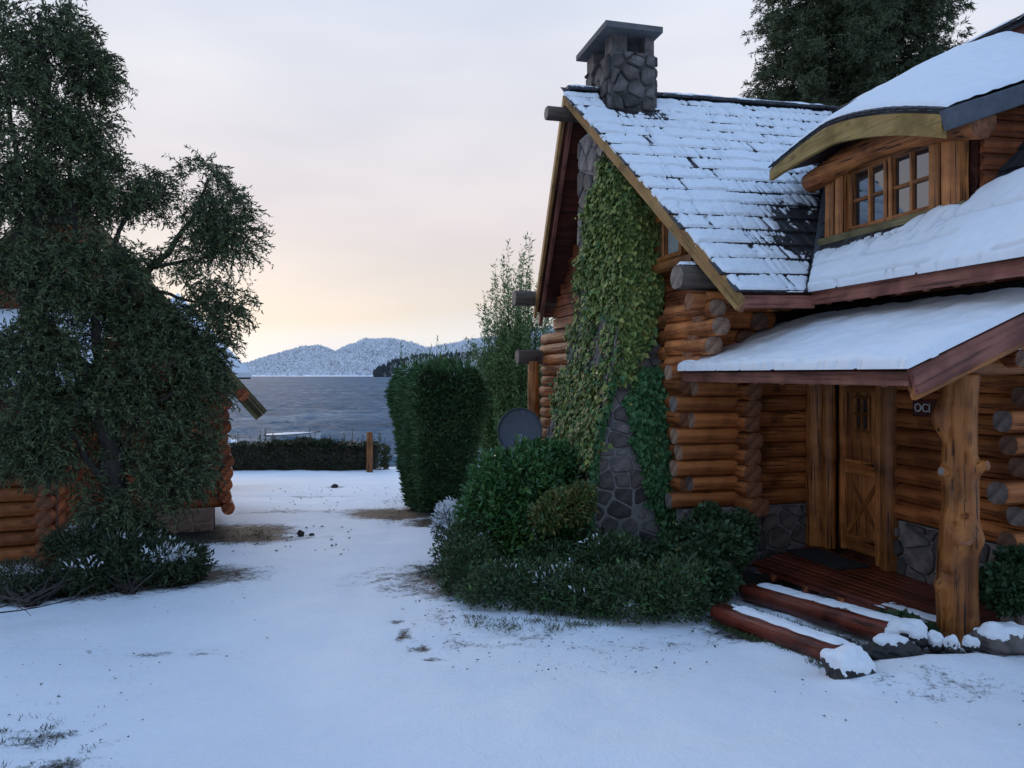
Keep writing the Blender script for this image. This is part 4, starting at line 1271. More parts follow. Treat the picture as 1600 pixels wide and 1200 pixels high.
c = G(1572, 1018); rock('boulder', c + Vector((.02, .08, .05)), (.24, .17, .13), 'big frosted boulder on the snow right of the porch post', 'stone', cap=.012, seed=12, capz=.55)
c = G(1365, 1073); rock('step_stone', c + Vector((0, .02, .0)), (.06, .05, .035), 'little dark stone half buried in snow below the steps', cap=.02, seed=15, capz=.5)
c = G(470, 836); rock('dirt_clod', c + Vector((0, 0, .02)), (.055, .045, .055), 'dark lump of earth on the snowy path near the left cabin', 'soil', seed=21)
c = G(523, 761); rock('dirt_clod', c + Vector((0, 0, .02)), (.09, .07, .055), 'dark lump of earth on the open snow before the low hedge', 'soil', seed=23)
c = G(487, 836); rock('dirt_clod', c + Vector((0, 0, .0)), (.04, .03, .03), 'tiny crumb of earth right of the lump on the path', 'soil', seed=25)

# ------------------------------------------------------------------ roof snow
def fbm(p, o=4):
    s_, a_, f_ = 0, 1, 1
    for _ in range(o):
        s_ += a_ * noise.noise(p * f_); a_ *= .55; f_ *= 2.1
    return s_
def sstep(x, a_, b_):
    q = min(1, max(0, (x - a_) / (b_ - a_)))
    return q * q * (3 - 2 * q)
def roof_snow(name, label, fr_, X0, X1, Y0, Y1, dx, dy, expo, inside, hfun, ribbed=False):
    """snow on a roof plane; hfun(x, y, frac) -> thickness (<=0: bare)"""
    nx, ny = int((X1 - X0) / dx) + 1, int((Y1 - Y0) / dy) + 1
    pts = np.zeros((nx, ny, 3)); hv = np.zeros((nx, ny))
    for i in range(nx):
        for j in range(ny):
            x, y = X0 + i * dx, Y0 + j * dy
            fr2 = (y / expo) % 1.0
            ins = inside(x, y)
            h = hfun(x, y, fr2) * (1 if ins > 0 else 0) if ins > 0 else -.03
            if ins < .04 and ins > 0: h *= .5 + .5 * ins / .04
            base = .043 - (.018 * fr2 if ribbed else 0)
            hv[i, j] = h
            pts[i, j] = (x, y, base + h if h > 0 else base - .022)
    kp = (hv[:-1, :-1] > 0) | (hv[1:, :-1] > 0) | (hv[1:, 1:] > 0) | (hv[:-1, 1:] > 0)
    o = grid_mesh(name, pts, M['snow'], None, HM @ fr_, kp)
    return tag(o, label, None, None, 'stuff')
EX = .30
# wing: pads on each course, with dark lines, splits between shingles and the bare patch beside the valley
wfr = plane_frame((4.15, 6.90, zw(4.15, 6.90)), (1, 0, .02), (0, 1 / wl_, ZT / wl_))
def w_in(x, y):
    a_, b_ = wing_ab(x, y)
    if a_ > s0 - .05 and a_ < s1 + .05 and b_ > t0 - .06: return -1
    return min(a_ - (4.15 - .147 * (b_ - 6.92)) + .015 + .02 * noise.noise(Vector((y * 6, 3, 1))), (zw(a_, b_) - zm(a_)) / 1.0 - .07, WSL - .04 - y, y - .005)
def w_h(x, y, fr2):
    k = int(y / EX)
    edge = .09 + .045 * noise.noise(Vector((x * 3, k * 7.1, 0)))
    a_, b_ = wing_ab(x, y)
    h = .030 + .018 * fbm(Vector((x * 2.5, y * 2.5, 1)))
    lowv = noise.noise(Vector((x * 1.1 + k * 2.3, k * 1.7, 5)))
    edge = edge - .09 * sstep(lowv, .05, .4)
    ragged = .05 * noise.noise(Vector((x * 13, y * 9, 4))) + .06 * noise.noise(Vector((x * 38, y * 38, 9)))
    h *= sstep(fr2, -.10 + ragged * 1.2, .05 + ragged * .8) * sstep(1 - fr2, -.02 + .4 * edge + ragged * .7, .05 + edge + ragged)
    # splits
    sp_ = noise.noise(Vector((x * 11 + k * 5.3, k * 3.7, 2)))
    dens = sstep(a_ - 4.3 - .35 * (b_ - 6.92), .1, 1.4)
    if abs(sp_) < .055 + .09 * dens and noise.noise(Vector((x * 2, y * 1.2, 12))) > -.06 - .45 * dens: h -= .024
    # wind-bared patch
    bp = math.exp(-(((a_ - 5.72) / .42) ** 2 + ((b_ - 7.95) / .36) ** 2)) + .6 * math.exp(-(((a_ - 5.35) / .4) ** 2 + ((b_ - 7.55) / .22) ** 2))
    tp = .55 * math.exp(-((b_ - (t0 - .05)) / .16) ** 2 - ((a_ - 4.7) / .5) ** 2)
    h -= .075 * (bp + tp) * (1 + .8 * fbm(Vector((x * 8, y * 8, 6)))) + max(0, .02 * noise.noise(Vector((x * 45, y * 45, 3))))
    return h
roof_snow('roof_snow', 'ribbed snow lying on the shingles of the wing roof below the chimney', wfr, -.6, 4.0, 0, WSL, .022, .0187, EX, w_in, w_h, True)
# main roof: thicker smooth snow
mfr = plane_frame((4.98, 10.0, zm(4.98)), (0, -1, 0), (1 / ml_, 0, 1.04 / ml_))
def m_in(x, y):
    a_, b_ = 5.0 + y / ml_, 10.0 - x
    return min((zm(a_) - zw(a_, b_)) / 1.0 - .07, MSL - .03 - y, y + .05 + .02 * noise.noise(Vector((x * 6, 0, 3))) + .018 * noise.noise(Vector((x * 29, 0, 3))), b_ - 4.22)
def m_h(x, y, fr2):
    a_, b_ = 5.0 + y / ml_, 10.0 - x
    h = .044 + .024 * fbm(Vector((x * 1.7, y * 1.7, 11))) + .006 * noise.noise(Vector((x * 9, y * 9, 2)))
    rg = .08 * noise.noise(Vector((x * 14, y * 14, 2)))
    k = int(y / EX)
    crk = noise.noise(Vector((x * 1.3, k * 4.1, 8)))
    if fr2 < .09 + rg * .4 and crk > -.05: h -= .05
    # bare under the dormer sill, beside the cheek and below the verge board
    if 5.45 < b_ < 7.6:
        h -= .13 * sstep(a_, 5.30 + .06 * fbm(Vector((x * 3, 1, 1))) + .22 * sstep(7.0 - b_, 0, 1.4), 5.62)
        if abs(noise.noise(Vector((x * 16, y * .8, 7)))) < .10 * sstep(a_, 5.2, 5.45): h -= .05
        if a_ > 5.64: h = -.1
    if b_ <= 5.5:
        h -= .16 * sstep(a_ - 5.62 - .42 * (5.5 - b_) + .08 * fbm(Vector((x * 4, y * 4, 5))), -.02, .12) * sstep(7.0 - a_, 0, .3)
    if b_ > 7.45:
        h -= .12 * sstep(a_, 5.25 + .06 * fbm(Vector((x * 5, y * 5, 1))), 5.5) * sstep(6.8 - a_, 0, .5)
    return h
roof_snow('roof_snow', 'smooth thick snow on the main roof slope below the dormer window', mfr, 0, 5.8, -.07, MSL, .03, .028, EX, m_in, m_h)
pfr = plane_frame((EA - .03, PB1, zp(EA - .03)), (0, -1, 0), (1 / pl_, 0, PS / pl_))
def p_in(x, y):
    return min(x - .01, PB1 - PB0 + .05 + .012 * noise.noise(Vector((y * 9, 4, 1))) - x, y + .045 + .02 * noise.noise(Vector((x * 7, 0, 1))) + .018 * noise.noise(Vector((x * 31, 0, 1))), 1.50 + .05 * fbm(Vector((x * 2, 0, 5))) - y - .30 * sstep(1.2 - x, 0, 1.2))
def p_h(x, y, fr2):
    return .058 + .026 * fbm(Vector((x * 1.3, y * 1.6, 21))) + .010 * noise.noise(Vector((x * 7, y * 7, 2))) - max(0, .05 * (noise.noise(Vector((x * 5, y * 22, 2))) - .35) * 3) * (1 - sstep(y, .02, .12))
roof_snow('roof_snow', 'smooth snow blanket on the low porch roof above the door', pfr, 0, PB1 - PB0 + .08, -.08, 1.64, .022, .02, EX, p_in, p_h)
# dormer snow
nt2, ns2 = 120, 70
pts_ = np.zeros((nt2, ns2, 3))
for i in range(nt2):
    for j in range(ns2):
        t_, s_ = i / (nt2 - 1), j / (ns2 - 1)
        ed = min(1, (s_ - .004) / .03) * min(1, t_ / .03) * min(1, (1 - t_) / .02 + .35)
        nn = fbm(Vector((t_ * 6, s_ * 6, 3)))
        h = .026 + (.05 + .012 * nn) * max(0, min(1, ed + .3 * noise.noise(Vector((t_ * 40, s_ * 20, 1))) * (1 if ed < 1 else 0)))
        # narrow slits along the shingle rows near the top left
        if .05 < s_ < .75 and t_ < .42 and abs(noise.noise(Vector((t_ * 55, s_ * 1.5, 4)))) < .07 and noise.noise(Vector((t_ * 7, s_ * 5, 8))) > .12: h -= .05
        pts_[i, j] = dorm(t_, s_ * .99, h if ed > 0 else 0)
tag(grid_mesh('roof_snow', pts_[::-1], M['snow'], None, HM.copy()), 'thick snow on the curved dormer roof above the barge board', None, None, 'stuff')
# snow on the ridges and small ledges
def ledge(p0, p1, wd, h, label, seed):
    return snow_strip('ledge_snow', p0, p1, wd, h, label, n=60, seed=seed)
ledge(H(3.6, RB, ZR + .07), H(4.1, RB, ZR + .08), .11, .04, 'snow on the wing ridge left of the chimney', 31)
ledge(H(4.9, RB, ZR + .095), H(8.05, RB, ZR + .16), .11, .045, 'snow along the wing ridge right of the chimney', 32)
ledge(H(RA, 4.2, zm(RA) + .075), H(RA, RB - .1, zm(RA) + .075), .12, .05, 'snow along the ridge of the main roof', 33)
ledge(H(3.88, 7.72, 1.215), H(4.28, 7.72, 1.215), .10, .04, 'snow on the grey beam end under the gable window', 34)
ledge(H(5.42, 4.9, .20), H(5.42, 5.6, .20), .07, .06, 'small mound of snow on the beam right of the porch post', 35)

# ------------------------------------------------------------------ ivy
def on_breast(px, py):
    """first point of the chimney breast on the line of sight through a pixel of the photograph: (a, b, z, face)"""
    x, zz = (px - CX) / F, (CY - py) / F
    last = None
    for k in range(900):
        Y = 7.0 + k * .008
        a_, b_, z_ = Y * (VX * x + VY), Y * (VX - VY * x), Y * zz
        fa, fb = a_ >= brl(z_, 1), b_ >= brl(z_, 2)
        if fa and fb:
            if a_ > 4.42 or b_ > brl(z_, 3) + .1: return None
            return a_, b_, z_, (1 if last and not last[1] else 0)
        last = (fa, fb)
    return None
def ivy_region(name, label, outline, n, mats, weights, size, seed, gapn=.0):
    g = np.random.default_rng(seed)
    pb = [p[0] for p in outline]; pz = [p[1] for p in outline]
    def inside(b_, z_):
        c_ = False; j = len(outline) - 1
        for i in range(len(outline)):
            if (outline[i][1] > z_) != (outline[j][1] > z_) and b_ < (outline[j][0] - outline[i][0]) * (z_ - outline[i][1]) / (outline[j][1] - outline[i][1]) + outline[i][0]:
                c_ = not c_
            j = i
        return c_
    # surface cache on a coarse lattice, then leaves jittered round its points
    lat = []
    px = min(pb)
    while px < max(pb):
        py = min(pz)
        while py < max(pz):
            j1 = noise.noise(Vector((px * .03, py * .03, seed))) * 13; j2 = noise.noise(Vector((px * .03 + 9, py * .03, seed))) * 13
            if inside(px + j1, py + j2):
                q_ = on_breast(px, py)
                if q_: lat.append((px, py) + q_)
            py += 4
        px += 4
    C, mi, rn, sd_ = [], [], [], []
    tries = 0
    while len(C) < n and tries < n * 20:
        tries += 1
        px, py, a_, b_, z_, side = lat[g.integers(len(lat))]
        th = noise.noise(Vector((a_ * 2.4 + b_ * 2.2, z_ * 2.2, seed + 5)))
        if th < gapn + (g.random() - .5) * .25: continue
        d = abs(g.normal()) * .045 + max(0, .10 * (th + .2)) * g.random() + .02
        z_ = z_ + g.normal() * .02
        if side:
            C.append(H(a_ + g.normal() * .03, brl(z_, 2) - d, z_))
        else:
            b_ = max(b_ + g.normal() * .06, brl(z_, 2) - d * .8)
            C.append(H(brl(z_, 1) - d, b_, z_))
        if g.random() < .07:
            C[-1] = H(brl(z_, 1) - d * .75, brl(z_, 2) - d * .75, z_)
        sd_.append(side)
        mi.append(weights(px, py, g))
        rn.append(min(1, max(0, .5 + .35 * noise.noise(Vector((b_ * 4 + a_ * 4, z_ * 4, 2))) + g.normal() * .25)))
    C = np.array([tuple(c_) for c_ in C]); n_ = len(C)
    sd_ = np.array(sd_)[:, None]
    outn = np.where(sd_ > 0, np.array(H(0, -1, 0)), np.array(H(-1, 0, 0))); rgt = np.where(sd_ > 0, np.array(H(1, 0, 0)), np.array(H(0, -1, 0)))
    D = np.array([0, 0, -.75]) + rgt * g.normal(size=(n_, 1)) * .55 + outn * (.35 + .25 * g.random((n_, 1)))
    fc = outn + g.normal(size=(n_, 3)) * .45 + np.array([0, 0, .55])
    L = size * (.45 + .95 * g.random(n_))
    root = empty(name, Vector(C[C[:, 2].argmin()]), label, 'climber')
    o = leaves('foliage', C, D, L, L * .95, [M[k] for k in mats], root, np.array(rn), np.array(mi), fc, .12, 'ivy')
    o['kind'] = 'stuff'
    parts = []
    for k in range(5):      # woody stems climbing the stones
        q0 = lat[g.integers(len(lat))]
        if q0[5]: continue
        pp, rr = [], []
        for s_ in range(14):
            zz = -2.0 + (q0[4] + 2.0) * s_ / 13
            bb = q0[3] + .2 * noise.noise(Vector((k * 7, s_ * .5, 1)))
            pp.append(H(q0[2] + brl(zz, 1) - brl(q0[4], 1) + .16 * noise.noise(Vector((k * 5, s_ * .55, 4))), brl(zz, 2) - .01, zz) if q0[5] else H(brl(zz, 1) - .02, max(bb, brl(zz, 2)), zz)); rr.append(.007 * (1 - s_ / 18))
        parts.append(tube(pp, rr, 5))
    if parts:
        v_, f_ = join(parts); add('stem', v_, f_, M['bark'], root)['kind'] = 'stuff'
    return root
o1 = [(950, 240), (965, 262), (1000, 298), (1026, 340), (1030, 470), (1018, 540), (985, 560), (968, 600), (945, 625), (942, 680), (930, 735), (900, 748), (876, 705), (870, 600), (886, 550), (908, 490), (912, 400), (925, 330), (938, 285)]
def w1(px, py, g):
    if py > 500 and px < 965: return 1 if g.random() < .26 else (2 if g.random() < .25 else 0)
    return 0 if g.random() < .93 else 2
ivy_region('climbing_ivy', 'tall olive green climber covering the stone chimney up to the gable', o1, 21000, ['lf_ivy', 'lf_russet', 'lf_ivydark'], w1, .064, 41, gapn=-.40)
o2 = [(1000, 570), (1030, 572), (1058, 605), (1068, 680), (1062, 760), (1055, 800), (1085, 830), (1062, 860), (1035, 840), (1022, 790), (992, 690), (974, 620)]
ivy_region('climbing_ivy', 'dark green climber on the right shoulder of the stone chimney', o2, 7500, ['lf_ivydark', 'lf_ivy'], lambda px, py, g: 0 if g.random() < .98 else 1, .066, 43, gapn=-.55)

# ------------------------------------------------------------------ bushes
def bush(name, label, cat, clumps, n, mats, size, aspect, seed, droop=.0, spread=.7, weights=None, stems=True, base=None, shape='rhomb', kind=None, upbias=.25, snow=None):
    """clumps: list of (centre, radii)"""
    vol = np.array([r_[0] * r_[1] * r_[2] for _, r_ in clumps]) ** .67; vol = vol / vol.sum()
    Cs, Ds = [], []
    for (c_, r_), v_ in zip(clumps, vol):
        p, d = ell_points(c_, r_, int(n * v_), .6)
        lump = np.array([1 + .24 * noise.noise(Vector(tuple(dd * 3.1)) + Vector((seed, 0, float(c_[0])))) for dd in d])
        p = np.asarray(c_) + (p - np.asarray(c_)) * lump[:, None]
        Cs.append(p); Ds.append(d)
    C = np.concatenate(Cs); D0 = np.concatenate(Ds)
    gz_ = np.array([gbase(x, y) for x, y in C[:, :2]])
    ok = C[:, 2] > gz_ + .01
    C, D0 = C[ok], D0[ok]
    n_ = len(C)
    D = D0 * spread + rng.normal(size=(n_, 3)) * .5 + np.array([0, 0, upbias - droop])
    L = size * (.6 + .8 * rng.random(n_))
    rn = .5 + .3 * np.array([noise.noise(Vector(tuple(c_ * 4))) for c_ in C]) + rng.normal(size=n_) * .2
    mi = None
    if weights is not None: mi = np.array([weights(c_, d) for c_, d in zip(C, D0)])
    fc = D0 * .6 + np.array([0, 0, .8]) + rng.normal(size=(n_, 3)) * .5
    bb = base if base is not None else Vector((clumps[0][0][0], clumps[0][0][1], gbase(clumps[0][0][0], clumps[0][0][1])))
    if kind == 'stuff':
        o = leaves(name, C, D, L, L * aspect, [M[k] for k in mats], None, rn, mi, fc, .1, shape)
        return tag(o, label, None, None, 'stuff')
    root = empty(name, bb, label, cat)
    o = leaves('foliage', C, D, L, L * aspect, [M[k] for k in mats], root, rn, mi, fc, .1, shape)
    o['kind'] = 'stuff'
    if stems:
        parts = []
        for (c_, r_) in clumps:
            for k in range(6):
                d = Vector(rng.normal(size=3)); d.z = abs(d.z); d.normalize()
                e = Vector(c_) + Vector((d.x * r_[0], d.y * r_[1], d.z * r_[2])) * .8
                mid = bb.lerp(e, .5) + Vector(rng.normal(size=3)) * .05
                parts.append(tube([bb + Vector(rng.normal(size=3)) * .03, mid, e], [.014, .009, .004], 5))
        v_, f_ = join(parts); add('branch', v_, f_, M['bark'], root)['kind'] = 'stuff'
    return root
def EL(px, py, rx, ry_, Y, dz=1.0):
    s_ = Y / F
    return (tuple(P(px, py, Y)), (rx * s_, (rx + ry_) / 2 * s_ * dz, ry_ * s_))
bush('laurel_bush', 'big glossy dark green bush at the foot of the chimney', 'bush',
     [EL(805, 765, 78, 62, 9.4), EL(850, 728, 66, 40, 9.8), EL(768, 800, 52, 58, 9.2), EL(880, 768, 55, 52, 9.9), EL(820, 826, 95, 48, 9.1), EL(745, 830, 32, 40, 9.2)],
     21000, ['lf_laurel'], .085, .42, 51, base=G(815, 885))
sn = ['lf_juniper', 'snow']
bush('frosted_shrub', 'small pale shrub dusted with snow left of the big bush', 'shrub', [EL(702, 808, 25, 26, 10.6), EL(690, 825, 16, 18, 10.5), EL(715, 835, 22, 28, 10.4)], 3600, sn, .05, .3, 52,
     weights=lambda c_, d: 1 if d[2] + rng.normal() * .4 > -.05 else 0, base=G(706, 872))
bush('yellowing_shrub', 'low shrub with yellow green leaves between bush and chimney', 'shrub', [EL(885, 792, 44, 28, 8.75), EL(908, 775, 24, 20, 8.8), EL(858, 806, 30, 22, 8.6)], 4600, ['lf_yellow', 'lf_laurel'], .06, .4, 53,
     weights=lambda c_, d: 0 if rng.random() < .72 else 1, base=G(880, 880))
g6 = random.Random(8)
def gcl(px, py, r_, h_):
    g = G(px, py)
    return ((g.x + g6.uniform(-.06, .06), g.y + g6.uniform(-.05, .12), g.z + h_ * .2), (r_ * g6.uniform(.75, 1.15), r_ * .8, h_ * g6.uniform(.62, 1.15)))
bush('ground_cover', 'dark low ground cover with flecks of snow along the foot of the cabin', 'shrub',
     [gcl(738, 928, .42, .46), gcl(800, 942, .42, .44), gcl(860, 950, .42, .40), gcl(925, 957, .42, .38), gcl(990, 961, .42, .37), gcl(1050, 961, .40, .38), gcl(1085, 955, .34, .42), gcl(765, 890, .6, .50), gcl(860, 905, .6, .46), gcl(950, 915, .6, .42), gcl(1040, 915, .55, .38), gcl(960, 890, .7, .36), gcl(730, 900, .35, .5)],
     62000, ['lf_cover', 'snow', 'lf_laurel'], .050, .40, 54, kind='stuff',
     weights=lambda c_, d: (1 if (d[2] > .55 and noise.noise(Vector(tuple(c_ * 3.0))) > .30 and rng.random() < .16) else (2 if rng.random() < .18 else 0)))
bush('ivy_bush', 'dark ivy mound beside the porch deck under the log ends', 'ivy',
     [EL(1125, 860, 46, 40, 7.7), EL(1158, 838, 22, 40, 8.1), EL(1090, 890, 46, 40, 7.5), EL(1108, 815, 26, 26, 8.2), EL(1112, 908, 40, 26, 7.25), EL(1075, 850, 30, 34, 8.0), EL(1045, 880, 40, 34, 7.8)], 14000, ['lf_ivydeep', 'lf_cover'], .05, .85, 55,
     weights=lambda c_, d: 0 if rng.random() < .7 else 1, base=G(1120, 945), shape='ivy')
bush('ivy_patch', 'dark ivy growing behind the step in front of the deck', 'ivy', [EL(1395, 972, 40, 12, 6.35), EL(1440, 988, 25, 11, 6.15)], 1100, ['lf_ivydeep', 'lf_cover'], .05, .8, 56,
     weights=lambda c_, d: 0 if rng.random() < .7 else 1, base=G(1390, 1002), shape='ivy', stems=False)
bush('ivy_patch', 'dark ivy on the stone footing right of the porch post', 'ivy', [EL(1575, 920, 45, 38, 6.2), EL(1600, 880, 40, 25, 6.3)], 4200, ['lf_ivydeep'], .045, .8, 57, base=G(1580, 985), shape='ivy', stems=False)
yl = G(1066, 882)
o = leaves('fallen_leaf', np.array([tuple(P(1055, 858, 7.6))]), np.array([[.5, -.3, -.6]]), .14, .12, [M['lf_yellow']], None, np.array([1.0]), None, np.array([[-.3, -1, .4]]), .1, 'ivy')
tag(o, 'single bright yellow leaf among the dark ivy at the chimney foot', 'leaf')

# ------------------------------------------------------------------ clipped hedge block
def prism_hedge(name, label, corners, ztop, nleaf, mat, size, taper, seed, shoots=0, jitter=.05, cat='hedge', aspect=.3, corecol=None, droopdir=.2, snowtop=0.0):
    A, B, C_, D_ = [Vector((c_[0], c_[1], 0)) for c_ in corners]
    cen = (A + B + C_ + D_) / 4
    zg = gbase(cen.x, cen.y)
    g = np.random.default_rng(seed)
    sn_ = snowtop
    sides = [(A, B), (B, C_), (C_, D_), (D_, A)]
    lens = [(q_ - p_).length for p_, q_ in sides]
    hgt = ztop - zg
    area = [l * hgt for l in lens] + [lens[0] * lens[1]]
    tot = sum(area)
    Cc, Dd = [], []
    for (p_, q_), ar in zip(sides, area):
        n_ = int(nleaf * ar / tot)
        nrm = Vector(((q_ - p_).y, -(q_ - p_).x, 0)).normalized()
        if nrm.dot((p_ + q_) / 2 - cen) < 0: nrm = -nrm
        for _ in range(n_):
            u_, v_ = g.random(), g.random()
            pt = p_.lerp(q_, u_)
            k = taper + (1 - taper) * min(1, v_ * 1.15)
            k *= 1 - .26 * max(0, (v_ - .72) / .28) ** 2
            k += .05 * noise.noise(Vector((pt.x * 3, pt.y * 3, v_ * 4)))
            pt = cen + (pt - cen) * k
            dep = abs(g.normal()) * jitter
            bmp = .06 * noise.noise(Vector((pt.x * 2.5, pt.y * 2.5, v_ * 5)))
            pt = pt + nrm * (bmp - dep)
            Cc.append((pt.x, pt.y, zg + v_ * hgt)); Dd.append((nrm.x, nrm.y, .1))
    for _ in range(int(nleaf * area[4] / tot)):
        u_, v_ = g.random(), g.random()
        pt = A + (B - A) * u_ + (D_ - A) * v_
        pt = cen + (pt - cen) * .84
        Cc.append((pt.x, pt.y, ztop + .16 * noise.noise(pt * 2.5) - .12 * ((pt - cen).length / 1.1) ** 2 - abs(g.normal()) * jitter)); Dd.append((0, 0, .9))
    C_a, D_a = np.array(Cc), np.array(Dd)
    n_ = len(C_a)
    D1 = D_a * .8 + g.normal(size=(n_, 3)) * .45 + np.array([0, 0, droopdir])
    L = size * (.6 + .8 * g.random(n_))
    rn = .5 + .3 * np.array([noise.noise(Vector(tuple(c_ * 3))) for c_ in C_a]) + g.normal(size=n_) * .2
    root = empty(name, Vector((cen.x, cen.y, zg)), label, cat)
    up3 = np.clip((C_a[:, 2] - zg) / hgt - .62, 0, 1)[:, None]
    D1 = D1 + D_a * up3 * 2.2 + np.array([0, 0, -1.0]) * up3 * (D_a[:, 2:3] < .5)
    L = L * (1 + 1.3 * up3[:, 0])
    if shoots:
        sc_, sd_ = [], []
        for _ in range(shoots):
            pt = A + (B - A) * g.random() + (D_ - A) * g.random()
            h_ = abs(g.normal()) * .22 + .05
            for s_ in range(int(h_ / .025)):
                sc_.append((pt.x, pt.y, ztop + s_ * .025)); sd_.append((g.normal() * .5, g.normal() * .5, 1))
        C_a = np.concatenate([C_a, np.array(sc_)]); D1 = np.concatenate([D1, np.array(sd_)])
        L = np.concatenate([L, np.full(len(sc_), size * .7)]); rn = np.concatenate([rn, .6 + .3 * g.random(len(sc_))])
    mi = ((C_a[:, 2] > ztop - .22) & (g.random(len(C_a)) < sn_) & (np.array([noise.noise(Vector(tuple(c_ * 2.6))) for c_ in C_a]) > .02)).astype(int)
    o = leaves('foliage', C_a, D1, L, L * aspect, [M[mat], M['snow']], root, rn, mi, None, .06)
    o['kind'] = 'stuff'
    # solid dark core added inside so the hedge is not see-through
    k0 = taper * .86
    vs = []
    for z_, k_ in ((zg - .1, k0), (zg + hgt * .85, .88), (ztop - .1, .85)):
        for p_ in (A, B, C_, D_):
            q_ = cen + (p_ - cen) * k_
            vs.append((q_.x, q_.y, z_))
    fs = [(0, 1, 5, 4), (1, 2, 6, 5), (2, 3, 7, 6), (3, 0, 4, 7), (4, 5, 9, 8), (5, 6, 10, 9), (6, 7, 11, 10), (7, 4, 8, 11), (8, 9, 10, 11)]
    add('branch', vs, fs, M['bark'], root, smooth=False)
    return root
prism_hedge('clipped_hedge', 'tall clipped conifer hedge block standing on the snow beside the path', [(-1.80, 14.4), (-.46, 14.7), (-1.22, 16.3), (-2.56, 16.0)], .10, 46000, 'lf_hedge', .115, .60, 61, shoots=90, jitter=.09, aspect=.26, snowtop=.42)
hy = 27.0
prism_hedge('low_hedge', 'long low dark hedge along the lake edge of the yard', [(-10.3, hy), (-4.42, hy + .1), (-4.42, hy + .9), (-10.3, hy + .8)], -2.42, 15000, 'lf_low', .10, .97, 62, jitter=.06, aspect=.45, shoots=60)
pst = G(581, 736); pst.y -= .3
o = logpiece('wooden_post', Vector((pst.x, 26.2, gbase(0, 26.2) - .05)), Vector((pst.x, 26.2, gbase(0, 26.2) + 1.36)), .115, .10, (M['jamb'], M['end']), None, seg=12)
tag(o, 'short round wooden post standing in front of the low hedge', 'post')

# ------------------------------------------------------------------ feathery shrub behind the cabin corner
def willow():
    base = Vector((.02, 18.5, gbase(.5, 18.5)))
    root = empty('willow_shrub', base, 'tall feathery green shrub rising behind the cabin corner', 'shrub')
    g = np.random.default_rng(71)
    parts, C, D, L = [], [], [], []
    for k in range(430):
        an = g.random() * 6.283; rad = g.random() ** .6
        hgt = (2.6 + 3.3 * g.random() ** 1.5) * (1.06 - .40 * rad ** 2)
        off = Vector((math.cos(an) * rad * 1.15, math.sin(an) * rad * .9, 0))
        hgt *= 1.0 + .10 * off.x
        pts = []
        for s_ in range(8):
            t_ = s_ / 7
            pts.append(base + Vector((off.x * (.2 + .85 * t_ ** .8), off.y * (.2 + .8 * t_), hgt * t_)) + Vector((g.normal() * .03, g.normal() * .03, 0)))
        parts.append(tube(pts, [.010 * (1 - .85 * s_ / 7) for s_ in range(8)], 4))
        nl = 290
        for _ in range(nl):
            t_ = .10 + .9 * g.random() ** .9
            i = min(6, int(t_ * 7)); f_ = t_ * 7 - i
            p = pts[i].lerp(pts[i + 1], f_)
            dens = 1.0 if t_ < .75 else .65
            if g.random() > dens: continue
            j = .13 * (1.1 - t_)
            C.append((p.x + g.normal() * j, p.y + g.normal() * j, p.z + g.normal() * .05))
            D.append((g.normal() * .6 + off.x * .3, g.normal() * .6 + off.y * .3, .55 + g.normal() * .3))
            L.append(.105 * (.6 + .8 * g.random()))
    v_, f_ = join(parts); add('stem', v_, f_, M['bark'], root)['kind'] = 'stuff'
    L = np.array(L)
    leaves('foliage', np.array(C), np.array(D), L, L * .22, [M['lf_willow']], root)['kind'] = 'stuff'
willow()

